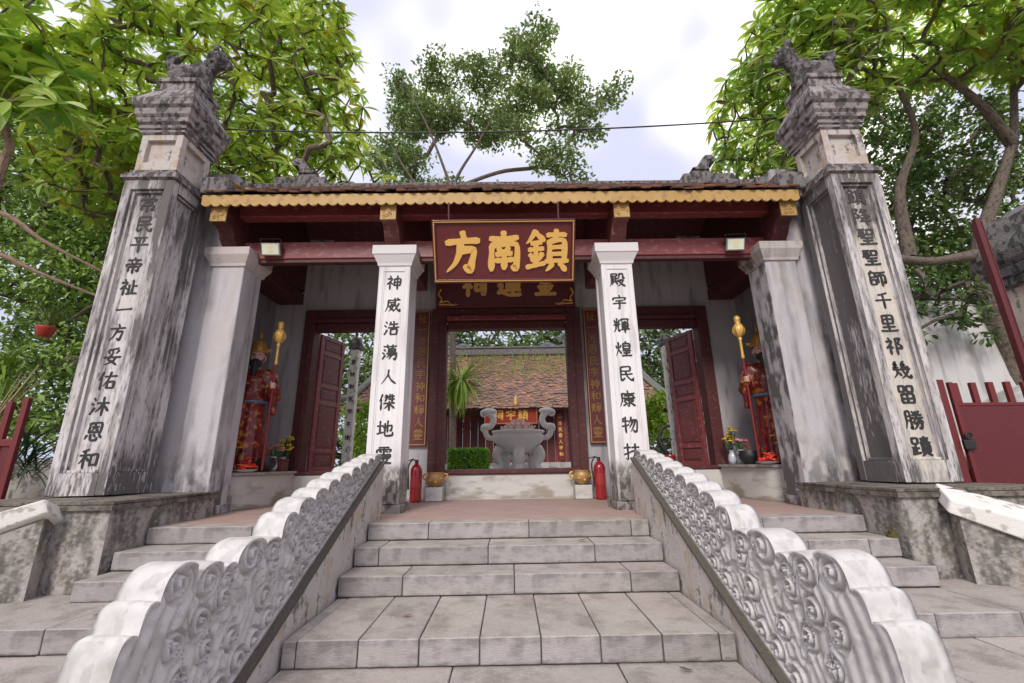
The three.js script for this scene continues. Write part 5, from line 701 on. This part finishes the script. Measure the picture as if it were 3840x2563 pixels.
function limbGeo(sk, limb, minR0 = 0, taper = false) {
  const N = limb.length; if (N < 2) return null; const P = [], I = [], UV = [], seg = 6; const up = V(0.31, 0.2, 1).normalize(); let len = 0;
  for (let i = 0; i < N; i++) { const p = sk.nodes[limb[i]].p, a = sk.nodes[limb[Math.max(0, i - 1)]].p, b = sk.nodes[limb[Math.min(N - 1, i + 1)]].p, t = b.clone().sub(a).normalize(), minR = taper ? minR0 * (1 - 0.8 * i / (N - 1)) : minR0, rad = Math.max(minR, i === 0 ? Math.min(sk.rad(limb[0]), sk.rad(limb[1]) * 1.3) : sk.rad(limb[i])); let s = V().crossVectors(t, up); if (s.length() < 0.05) s = V().crossVectors(t, V(1, 0, 0)); s.normalize(); const w = V().crossVectors(s, t); if (i) len += p.distanceTo(a); for (let k = 0; k <= seg; k++) { const q = k / seg * Math.PI * 2; P.push(p.x + (s.x * Math.cos(q) + w.x * Math.sin(q)) * rad, p.y + (s.y * Math.cos(q) + w.y * Math.sin(q)) * rad, p.z + (s.z * Math.cos(q) + w.z * Math.sin(q)) * rad); UV.push(k / seg * 0.8, len); } }
  for (let i = 0; i < N - 1; i++) for (let k = 0; k < seg; k++) { const a = i * (seg + 1) + k, b = a + seg + 1; I.push(a, b, a + 1, a + 1, b, b + 1); }
  const g = new THREE.BufferGeometry(); g.setAttribute('position', new THREE.Float32BufferAttribute(P, 3)); g.setAttribute('uv', new THREE.Float32BufferAttribute(UV, 2)); g.setIndex(I); g.computeVertexNormals(); return g.toNonIndexed();
}
function inBlobs(blobs, n, r, shell = 0.55) { // points in a union of ellipsoids, denser towards the outside
  const out = [], vol = blobs.map((b) => b[3] * b[4] * b[5] * (b[6] || 1)), T = vol.reduce((a, b) => a + b); let guard = 0;
  while (out.length < n && guard++ < n * 60) { let q = r() * T, i = 0; while ((q -= vol[i]) > 0) i++; const b = blobs[i], u = 2 * r() - 1, a = 6.283 * r(), s = Math.sqrt(1 - u * u), k = Math.pow(r(), 1 / 3 * (1 - shell) + 0.02) ; out.push(V(b[0] + b[3] * k * s * Math.cos(a), b[1] + b[4] * k * u, b[2] + b[5] * k * s * Math.sin(a))); }
  return out;
}
function relax(pts, dmin) { const o = []; for (const p of pts) if (!o.some((q) => q.distanceTo(p) < dmin)) o.push(p); return o; }
const X1 = V(1, 0, 0);
function instLeaves(parent, name, geo, mat, list) { const m = new THREE.InstancedMesh(geo, mat, list.length); m.name = name; m.userData.kind = 'stuff'; m.castShadow = m.receiveShadow = true; list.forEach((l, i) => { m.setMatrixAt(i, l.m); m.setColorAt(i, l.c); }); parent.add(m); return m; }
function frangipani(name, label, trunks, blobs, nTips, seed, o) {
  const r = rng(seed), base = trunks[0][0], t = thing(name, label, 'tree', base, 0);
  const tips = relax(inBlobs(blobs, nTips, r, o.shell ?? 0.6), o.gap ?? 0.24), sk = skeleton(trunks, tips, r, o.k ?? 0.017, 0.5, 0.14), off = V(...base).negate();
  const nT = trunks.length, tg = [], bg = []; sk.limbs.forEach((l, i) => { const g = limbGeo(sk, l, i < nT ? (o.trunkR ?? 0.12) * (i ? 0.55 : 0.9) : 0.014, i < nT); if (g) (i < nT ? tg : bg).push(g.translate(off.x, off.y, off.z)); });
  tg.forEach((g) => add(t, 'trunk', g, o.bark || barkM)); add(t, 'branches', mg(bg), o.bark || barkM);
  const leaves = [], geos = [blade(0.40, 0.105, 0.22), blade(0.40, 0.095, 0.42), blade(0.40, 0.115, 0.1)], mat = leafMat(o.tr ?? 0.4), lists = [[], [], []];
  const cq = new THREE.Quaternion(), q2 = new THREE.Quaternion(), cl = new THREE.Color();
  for (const tip of tips) {
    const dir = tip.clone().sub(V(...(o.center || blobs[0]))).normalize().multiplyScalar(0.5).add(V(0, 0.75, 0)).normalize(), n = Math.round(rr(9, 15, r)); q2.setFromUnitVectors(V(0, 1, 0), dir); const hue = r();
    for (let i = 0; i < n; i++) {
      const yaw = i * 2.399 + r() * 0.5, pitch = rr(-0.75, 0.55, r) * (0.6 + 0.5 * r()), L = rr(0.62, 1.12, r) * (o.size ?? 1), gi = Math.floor(r() * 3);
      cq.setFromEuler(new THREE.Euler(rr(-0.6, 0.6, r), 0, pitch, 'ZYX')); const y = new THREE.Quaternion().setFromAxisAngle(V(0, 1, 0), yaw), q = q2.clone().multiply(y).multiply(cq);
      const yel = r() < (o.yellow ?? 0.08) ? 1 : 0, g = rr(0.75, 1.25, r), c = yel ? [0.42, 0.30, 0.02] : mix3(o.c0 || [0.18, 0.36, 0.045], o.c1 || [0.76, 0.84, 0.15], clamp(hue * 0.6 + r() * 0.4));
      lists[gi].push({ m: new THREE.Matrix4().compose(tip.clone().add(off), q, V(L, L, L)), c: new THREE.Color(c[0] * g, c[1] * g, c[2] * g), p: tip.clone().add(V(L * 0.3, 0, 0).applyQuaternion(q)) });
    }
  }
  // the nearest leaves stand singly, the rest as one mass per leaf form
  const all = []; lists.forEach((l, gi) => l.forEach((e) => all.push({ ...e, gi, d: e.p.distanceTo(camera.position) }))); all.sort((a, b) => a.d - b.d); const near = all.slice(0, o.single ?? 200), mats = [0, 1, 2, 3, 4, 5].map((i) => { const m = leafMat(o.tr ?? 0.4); const c = mix3(o.c0 || [0.33, 0.52, 0.06], o.c1 || [0.76, 0.84, 0.15], i / 5); m.color.setRGB(...c); return m; });
  near.forEach((e, i) => { const m = add(t, 'leaf', geos[e.gi], mats[Math.floor(r() * 6)]); m.applyMatrix4(e.m); });
  for (let g = 0; g < 3; g++) { const l = all.slice(near.length).filter((e) => e.gi === g); if (l.length) instLeaves(t, 'crown', geos[g], mat, l); }
  return t;
}
function leafyTree(name, label, trunks, blobs, nTips, seed, o) { // small leaves in clumps
  const r = rng(seed), base = trunks[0][0], t = thing(name, label, o.category || 'tree', base, 0, o.group), off = V(...base).negate();
  const tips = relax(inBlobs(blobs, nTips, r, o.shell ?? 0.5), o.gap ?? 0.2), sk = skeleton(trunks, tips, r, o.k ?? 0.016, 0.2, 0.12), nT = trunks.length, tg = [], bg = [];
  sk.limbs.forEach((l, i) => { const g = limbGeo(sk, l, i < nT ? (o.trunkR ?? 0.1) * (i ? 0.5 : 0.9) : o.minR ?? 0.01, i < nT); if (g) (i < nT ? tg : bg).push(g.translate(off.x, off.y, off.z)); });
  tg.forEach((g) => add(t, 'trunk', g, o.bark || barkM)); if (bg.length) add(t, 'branches', mg(bg), o.bark || barkM);
  const L = o.leaf ?? 0.09, geo = blade(L, L * (o.wide ?? 0.5), 0.15, 3), list = [], e = new THREE.Euler();
  for (const tip of tips) { const hue = r(), rad = rr(0.6, 1.3, r) * (o.clump ?? 0.35), n = Math.round((o.per ?? 45) * rr(0.6, 1.3, r)); for (let i = 0; i < n; i++) { const u = 2 * r() - 1, a = 6.283 * r(), s = Math.sqrt(1 - u * u), k = Math.cbrt(r()) * rad, p = tip.clone().add(V(k * s * Math.cos(a), k * u * (o.flat ?? 0.75), k * s * Math.sin(a))).add(off), S = rr(0.6, 1.25, r), g = rr(0.7, 1.3, r), c = mix3(o.c0, o.c1, clamp(hue * 0.7 + r() * 0.3)); e.set(rr(-1, 1, r), r() * 6.283, rr(-1.1, 0.6, r)); list.push({ m: new THREE.Matrix4().compose(p, new THREE.Quaternion().setFromEuler(e), V(S, S, S)), c: new THREE.Color(c[0] * g, c[1] * g, c[2] * g) }); } }
  instLeaves(t, 'crown', geo, leafMat(o.tr ?? 0.3), list); return t;
}
frangipani('frangipani_tree', 'large frangipani tree with long yellow green leaves behind the left gate pillar', [[[-5.6, -0.1, -3.9], [-5.5, 2.2, -3.7], [-5.9, 4.2, -3.5], [-6.4, 5.6, -3.4]], [[-5.5, 2.2, -3.7], [-4.9, 3.9, -3.4], [-4.1, 5.0, -3.2], [-3.8, 6.2, -3.1]]],
  [[-6.4, 8.2, -3.4, 3.4, 2.9, 1.6], [-4.3, 8.0, -3.0, 1.35, 2.6, 1.1, 1.3], [-3.3, 6.1, -2.9, 0.95, 1.0, 0.9, 1.8], [-4.5, 10.2, -3.0, 1.0, 1.6, 1.1], [-8.6, 9.2, -2.6, 2.3, 2.1, 1.4], [-8.0, 6.6, -3.2, 1.6, 1.3, 1.2]], 1150, 91, { trunkR: 0.11, single: 130, gap: 0.24, tr: 0.7, size: 0.84, yellow: 0.03, k: 0.011, center: [-6, 6, -3.6] });
frangipani('frangipani_tree', 'large frangipani tree with drooping green leaves behind the right gate pillar', [[[10.6, -0.1, -4.6], [10.3, 2.5, -4.2], [9.9, 4.6, -3.8], [10.6, 6.0, -3.7], [11.3, 7.4, -3.6], [11.6, 9.0, -3.4]], [[9.9, 4.6, -3.8], [8.6, 4.35, -3.6], [7.4, 4.3, -3.3]], [[11.2, 7.2, -3.6], [10.2, 8.0, -3.2], [8.8, 8.9, -2.9]], [[8.3, 4.5, -3.7], [8.4, 6.0, -3.6], [8.9, 7.3, -3.4], [8.6, 8.6, -3.2]]],
  [[6.3, 8.3, -2.6, 1.4, 1.7, 1.2, 1.6], [5.1, 7.0, -2.6, 1.0, 1.3, 1.0, 1.7], [4.7, 5.9, -2.8, 0.8, 0.8, 0.8, 1.7], [7.0, 9.6, -2.6, 1.6, 0.9, 1.2, 1.3], [9.2, 9.3, -2.6, 2.3, 1.0, 1.4, 1.2], [11.2, 9.6, -2.6, 1.4, 1.2, 1.3], [5.8, 9.2, -2.4, 0.7, 0.7, 0.8]], 1100, 92, { trunkR: 0.24, single: 130, gap: 0.24, tr: 0.7, size: 0.88, k: 0.011, c0: [0.18, 0.35, 0.05], c1: [0.66, 0.78, 0.15], yellow: 0.05, center: [7.6, 6.6, -3.2] });
{ // branch reaching in at the upper left, close to the camera
  const G0 = { trunkR: 0.1, single: 170, gap: 0.2, shell: 0.3, k: 0.016, bark: paleBarkM, c0: [0.22, 0.42, 0.05], c1: [0.5, 0.62, 0.07], yellow: 0.04, size: 1.35, tr: 0.55, center: [-6.8, 5.4, -0.9] };
  frangipani('frangipani_branch_tree', 'near frangipani branches with broad leaves reaching in from the left edge', [[[-9.2, -0.1, -0.8], [-8.8, 2.4, -0.9], [-8.0, 3.9, -0.9], [-7.2, 4.3, -0.95]], [[-7.9, 3.9, -0.9], [-7.0, 3.98, -0.95], [-6.4, 3.6, -1.0], [-5.45, 3.1, -1.1]], [[-8.6, 3.0, -0.9], [-7.0, 3.38, -0.9], [-6.3, 3.1, -1.0], [-5.5, 2.78, -1.1]]], [[-6.9, 6.3, -0.6, 0.45, 0.75, 0.5, 1.6], [-7.3, 5.0, -0.8, 0.5, 0.4, 0.4], [-6.6, 5.5, -0.6, 0.6, 0.3, 0.4, 1.5], [-7.5, 6.4, -0.7, 0.5, 0.8, 0.6]], 34, 93, G0);
}
leafyTree('shade_tree', 'dense dark green small leaved tree filling the left side behind the gate', [[[-8.4, -0.1, -5.2], [-8.3, 1.8, -5.0], [-7.6, 3.1, -5.0], [-6.7, 4.0, -5]], [[-8.3, 1.8, -5.0], [-9.6, 3.6, -5.2], [-10.4, 5.4, -5.4]]], [[-8.6, 4.2, -5.2, 2.4, 2.4, 1.0], [-10.6, 6.5, -5.4, 2.2, 2.4, 1.1], [-7.6, 6.4, -5.4, 2.0, 1.6, 0.9], [-9.6, 2.2, -4.6, 1.6, 1.3, 0.8], [-7.2, 2.6, -5.6, 1.2, 1.8, 0.7], [-6.8, 4.4, -6.2, 1.2, 1.6, 0.8], [-11.5, 3.0, -5.0, 2.2, 2.2, 0.9], [-12.5, 8.5, -5.8, 2.6, 2.4, 1.0], [-9, 9.5, -6.2, 2.6, 1.8, 0.8]], 900, 94, { leaf: 0.15, wide: 0.55, per: 75, clump: 0.5, c0: [0.11, 0.21, 0.04], c1: [0.38, 0.54, 0.11], trunkR: 0.22, gap: 0.28, tr: 0.25 });
leafyTree('shade_tree', 'dark green small leaved tree with twisting limbs behind the right pillar', [[[8.9, -0.1, -6.2], [8.7, 3.0, -6.0], [8.9, 5.4, -5.8], [9.6, 7.0, -5.8]], [[8.8, 4.2, -5.9], [10.4, 5.4, -5.6], [11.4, 5.8, -5.6]]], [[9.8, 6.4, -5.8, 2.6, 1.9, 0.8], [12.2, 7.0, -5.8, 1.8, 1.8, 0.8], [8.0, 8.2, -5.8, 1.6, 1.4, 0.8], [11.4, 4.9, -5.4, 1.9, 0.8, 0.7], [7.6, 5.4, -5.8, 1.0, 1.3, 0.7], [13.2, 9.2, -6, 2.2, 2.0, 0.8], [10.2, 10.0, -6.2, 2.4, 1.6, 0.8], [13, 5, -6, 1.6, 1.4, 0.7]], 620, 95, { leaf: 0.15, wide: 0.6, per: 62, clump: 0.45, c0: [0.07, 0.14, 0.035], c1: [0.25, 0.36, 0.09], trunkR: 0.18, gap: 0.3, tr: 0.25 });
leafyTree('hanging_shrub', 'leafy shrub hanging over the pale boundary wall on the right', [[[9.3, 4.6, -4.6], [8.9, 4.2, -4.1], [8.6, 3.7, -3.8]]], [[8.7, 3.55, -3.75, 0.8, 0.5, 0.4], [7.7, 3.3, -3.9, 0.5, 0.9, 0.3], [9.3, 3.0, -3.7, 0.5, 0.35, 0.3]], 34, 96, { leaf: 0.14, wide: 0.55, per: 40, clump: 0.3, c0: [0.04, 0.09, 0.02], c1: [0.14, 0.22, 0.05], trunkR: 0.05, gap: 0.15, category: 'shrub' });
{ // tall tree in the courtyard, seen above the roof
  const f = (x, y) => [x * 0.571, (y - 0.53) * 0.571 + 0.53];
  const bl = [[-8.1, 29.6, 1.0, 1.9], [-7.2, 26.6, 1.9, 2.4], [-4.8, 28.8, 1.5, 1.4], [-1.8, 28.6, 2.0, 1.7], [-4.8, 25, 2.1, 1.6], [-1.2, 25.6, 2.4, 1.7], [1.6, 27.2, 1.6, 2.0], [2.9, 28.8, 0.7, 1.0], [3.6, 25.4, 2.0, 1.6], [5.6, 24.9, 1.0, 0.8], [7.2, 23.9, 0.9, 0.8], [1.2, 23.0, 2.0, 1.2], [4.4, 22.8, 1.6, 1.0], [6.2, 22.4, 1.1, 0.7], [-8.4, 22.6, 1.6, 1.4], [-9.4, 23.6, 0.9, 0.8], [-6.6, 21.2, 1.6, 1.3], [-4.6, 19.4, 2.2, 1.2], [-7.4, 18.6, 1.3, 1.0], [0.8, 20.6, 1.5, 0.9], [3.2, 19.4, 1.5, 0.8], [-1.0, 18.2, 1.2, 0.7], [4.8, 18.6, 0.9, 0.5]].map(([x, y, a, b]) => [...f(x, y), -9.5 + (((x * 7) % 3) - 1) * 0.6, a * 0.5, b * 0.5, 0.8]);
  leafyTree('courtyard_tree', 'tall open tree with olive leaves rising behind the gate roof', [[[-1.75, 0.38, -9.5], [-1.8, 4, -9.5], [-1.95, 7.6, -9.5], [-1.9, 10.4, -9.5], [-1.0, 12.2, -9.4], [-0.4, 13.6, -9.5]], [[-1.95, 10.2, -9.5], [-2.9, 12.8, -9.3], [-4.1, 15.4, -9.4]], [[-1.9, 10.3, -9.5], [-0.2, 10.9, -9.4], [1.6, 11.4, -9.6], [2.9, 13.0, -9.6], [3.4, 13.6, -9.6]], [[-1.95, 8.6, -9.5], [-3.6, 11.0, -9.7], [-4.6, 12.8, -9.7]]], bl, 640, 97, { leaf: 0.17, wide: 0.5, per: 66, clump: 0.48, c0: [0.17, 0.26, 0.08], c1: [0.38, 0.48, 0.17], bark: barkM, k: 0.011, trunkR: 0.13, gap: 0.27, tr: 0.55, minR: 0.018 });
}
for (const [x, z, y, rr0, lab, c0, c1] of [[-7, -18, 6, 4.4, 'bright green tree behind the left end of the temple roof', [0.12, 0.2, 0.05], [0.26, 0.36, 0.12]], [0.6, -19, 7.2, 4.4, 'light green tree behind the middle of the temple roof ridge', [0.14, 0.22, 0.06], [0.3, 0.4, 0.14]], [7.5, -18, 6, 4.4, 'green tree behind the right end of the temple roof', [0.09, 0.16, 0.05], [0.22, 0.3, 0.12]]]) leafyTree('garden_tree', lab, [[[x, 0.3, z], [x + 0.2, 3, z], [x, 6, z]]], [[x, y, z, rr0, 3.2, 1.6], [x - 0.6, y - 2.6, z + 0.3, rr0 * 0.95, 2.6, 1.4]], 330, Math.round(200 + x), { leaf: 0.3, wide: 0.5, per: 46, clump: 0.8, c0, c1, gap: 0.5, k: 0.03, trunkR: 0.25 });
{ // clipped hedge, fern on the trunk, potted greens, ferns
  const r = rng(300), o = [], e = new THREE.Euler(); const t = thing('clipped_hedge', 'box shaped clipped green hedge left of the stone incense burner', 'hedge', [-0.86, 0.40, -5.3]);
  const hb = rb(-0.42, 0.42, -0.05, 0.44, -0.26, 0.26, 0.08, 3); add(t, 'inner_twigs', rb(-0.39, 0.39, -0.04, 0.41, -0.23, 0.23, 0.08), M([0.035, 0.06, 0.015]));
  for (let i = 0; i < 3600; i++) { const f = Math.floor(r() * 3), p = V(rr(-0.41, 0.41, r), rr(0, 0.44, r), rr(-0.25, 0.25, r)); if (f === 0) p.z = 0.25; else if (f === 1) p.y = 0.43; else p.x = r() < 0.5 ? 0.41 : -0.41; const cx = clamp(Math.abs(p.x) - 0.34, 0, 1), cy = clamp(p.y - 0.36, 0, 1); if (Math.hypot(cx, cy) > 0.085) continue; e.set(rr(-1, 1, r), r() * 6.28, rr(-1, 1, r)); const g = rr(0.6, 1.3, r); o.push({ m: new THREE.Matrix4().compose(p, new THREE.Quaternion().setFromEuler(e), V(1, 1, 1).multiplyScalar(rr(0.7, 1.3, r))), c: new THREE.Color(0.30 * g, 0.58 * g, 0.07 * g) }); }
  instLeaves(t, 'foliage', blade(0.05, 0.03, 0.1, 2), leafMat(0.35), o);
  const bladeTuft = (name, label, cat, pos, n, L, W, seed, cA, cB, spread, up) => { const q = rng(seed), t2 = thing(name, label, cat, pos), G2 = [blade(L, W, 0.35, 6), blade(L, W, 0.8, 6)], l = [[], []]; for (let i = 0; i < n; i++) { const a = q() * 6.28, p = rr(up[0], up[1], q), S = rr(0.6, 1.15, q), k = q() < 0.5 ? 0 : 1, g = rr(0.75, 1.2, q), c = mix3(cA, cB, q()); l[k].push({ m: new THREE.Matrix4().compose(V(Math.cos(a) * spread * q(), spread * (q() - 0.5), Math.sin(a) * spread * q()), new THREE.Quaternion().setFromEuler(new THREE.Euler(0, a, p, 'YXZ')), V(S, S, S)), c: new THREE.Color(c[0] * g, c[1] * g, c[2] * g) }); } G2.forEach((g, k) => instLeaves(t2, 'fronds', g, leafMat(0.35), l[k])); return t2; };
  bladeTuft('tree_fern', 'spiky bright green fern growing on the courtyard tree trunk', 'fern', [-1.5, 3.05, -9.15], 220, 0.85, 0.05, 301, [0.16, 0.30, 0.03], [0.32, 0.42, 0.06], 0.28, [-1.2, 1.2]);
  const hp = bladeTuft('hanging_pot_plant', 'grassy plant in a small red hanging pot among the leaves at left', 'plant', [-7.3, 2.72, -2.2], 60, 0.55, 0.018, 302, [0.10, 0.18, 0.04], [0.25, 0.32, 0.08], 0.07, [0.6, 1.5]); add(hp, 'pot', lathe([[0, -0.16], [0.08, -0.16], [0.12, -0.02], [0.125, 0.0], [0.1, 0], [0, -0.02]], 18), M([0.45, 0.04, 0.03], { roughness: 0.4 })); add(hp, 'hanger', mg([tube([[0.11, 0, 0], [0, 0.8, 0]], 0.004, 0.004, 4, 2), tube([[-0.11, 0, 0], [0, 0.8, 0]], 0.004, 0.004, 4, 2)]), blackM);
  bladeTuft('grass_clump', 'dark blue green strappy grass clump left of the left gate pillar', 'plant', [-6.7, 0.55, -1.7], 130, 0.75, 0.03, 303, [0.03, 0.07, 0.035], [0.07, 0.13, 0.06], 0.35, [0.2, 1.3]);
  bladeTuft("bamboo_grass", 'bright green bushy plant low at the left edge', 'plant', [-7.6, 1.95, -1.9], 170, 0.4, 0.04, 304, [0.14, 0.26, 0.03], [0.30, 0.42, 0.06], 0.3, [-0.4, 1.4]);
  const bd = thing('bamboo_sticks', 'bundle of thin bare bamboo sticks leaning at left', 'sticks', [-6.9, 1.15, -1.5]); for (let i = 0; i < 9; i++) add(bd, 'stick', tube([[rr(-0.03, 0.03, r), 0, rr(-0.05, 0.05, r)], [0.22 + i * 0.035, 0.62 + rr(0, 0.2, r), rr(-0.1, 0.1, r)]], 0.009, 0.006, 5, 3), M([0.33, 0.26, 0.14]));
  const bk = thing('brick_pile', 'low row of old bricks on the ground left of the left pillar', 'bricks', [-6.3, -0.02, -1.3]); for (let i = 0; i < 7; i++) add(bk, 'brick', uvm(rb(-0.11, 0.11, 0, 0.08, -0.055, 0.055, 0.008).rotateY(rr(-0.2, 0.2, r)).translate((i % 4) * 0.25 - 0.4, Math.floor(i / 4) * 0.085, rr(-0.03, 0.03, r))), M([0.22 * rr(0.8, 1.2, r), 0.11, 0.08], { bumpMap: bumpTex, bumpScale: 0.01 }));
  const wall = thing('planter_wall', 'low dark mossy wall behind the plants at far left', 'wall', [-8.2, -0.05, -2.6]); add(wall, 'body', uvm(rb(-2.4, 1.9, 0, 0.75, -0.15, 0.15, 0.03)), mossM);
  for (const s of [-1, 1]) leafyTree('potted_shrub', `bright green leafy shrub seen through the ${s < 0 ? 'left' : 'right'} side doorway`, [[[s * 3.7, 0.38, -6.4], [s * 3.68, 0.9, -6.4], [s * 3.68, 1.6, -6.4]]], s < 0 ? [[-3.58, 1.5, -6.4, 0.42, 0.7, 0.35], [-3.55, 0.85, -6.4, 0.35, 0.4, 0.3]] : [[3.66, 1.65, -6.4, 0.42, 0.62, 0.35]], 60, 310 + s, { leaf: 0.13, wide: 0.4, per: 30, clump: 0.16, c0: [0.2, 0.4, 0.03], c1: [0.5, 0.66, 0.08], gap: 0.08, trunkR: 0.03, k: 0.006, category: 'shrub' });
  // fallen leaves on the roof edge
  for (let i = 0; i < 9; i++) { const x = [-3.6, -3.5, -3.35, -3.1, -3.42, -3.25, -2.25, -2.18, 3.3][i] + rr(-0.03, 0.03, r), m = add(scene, 'fallen_leaf', blade(0.17, 0.08, 0.3, 3), i % 3 ? M([0.55, 0.33, 0.04], { side: THREE.DoubleSide }) : M([0.6, 0.38, 0.1], { side: THREE.DoubleSide })); m.position.set(x, 4.05 + rr(0.0, 0.09, r), -0.62 - rr(0, 0.12, r)); m.rotation.set(rr(-0.3, 0.9, r), rr(0, 6, r), rr(-0.3, 0.5, r)); tag(m, ['leftmost yellow dead leaf of the heap on the left roof end', 'second yellow dead leaf from the left in the heap on the roof end', 'yellow dead leaf in the middle of the heap on the left roof end', 'rightmost yellow dead leaf of the heap on the left roof end', 'third yellow dead leaf from the left in the roof end heap', 'second yellow dead leaf from the right in the roof end heap', 'curled orange dead leaf alone on the tiles left of the signboard', 'orange dead leaf just right of the curled one on the tiles', 'pale dead leaf caught on the roof edge at the right end'][i], 'leaf', 'dead leaves on the roof edge'); }
}
{ // litter on the steps
  const r = rng(909), spots = [[2.62, -0.447, 0.98, 'small dry brown leaf lying on the right hand landing'], [-0.72, -0.447, 1.12, 'small dry brown leaf lying on the middle landing, left of centre'], [-2.9, -0.447, 1.0, 'dry leaf lying on the left hand landing near the pedestal'], [0.62, -0.147, 0.2, 'dry leaf lying on the second middle step'], [-2.3, 0.003, -0.4, 'dry yellow leaf lying on the red porch floor at left'], [1.02, -0.597, 1.62, 'dry leaf lying low on the middle stairs at right']];
  spots.forEach(([x, y, z, l], i) => { const m = add(scene, 'fallen_leaf', blade(0.085, 0.035, -0.25, 4), M([[0.16, 0.10, 0.05], [0.3, 0.2, 0.06], [0.12, 0.08, 0.05]][i % 3], { side: THREE.DoubleSide })); m.position.set(x, y + 0.004, z); m.rotation.y = r() * 6; tag(m, l, 'leaf'); });
}
camera.updateMatrixWorld(true);
renderer.render(scene, camera);
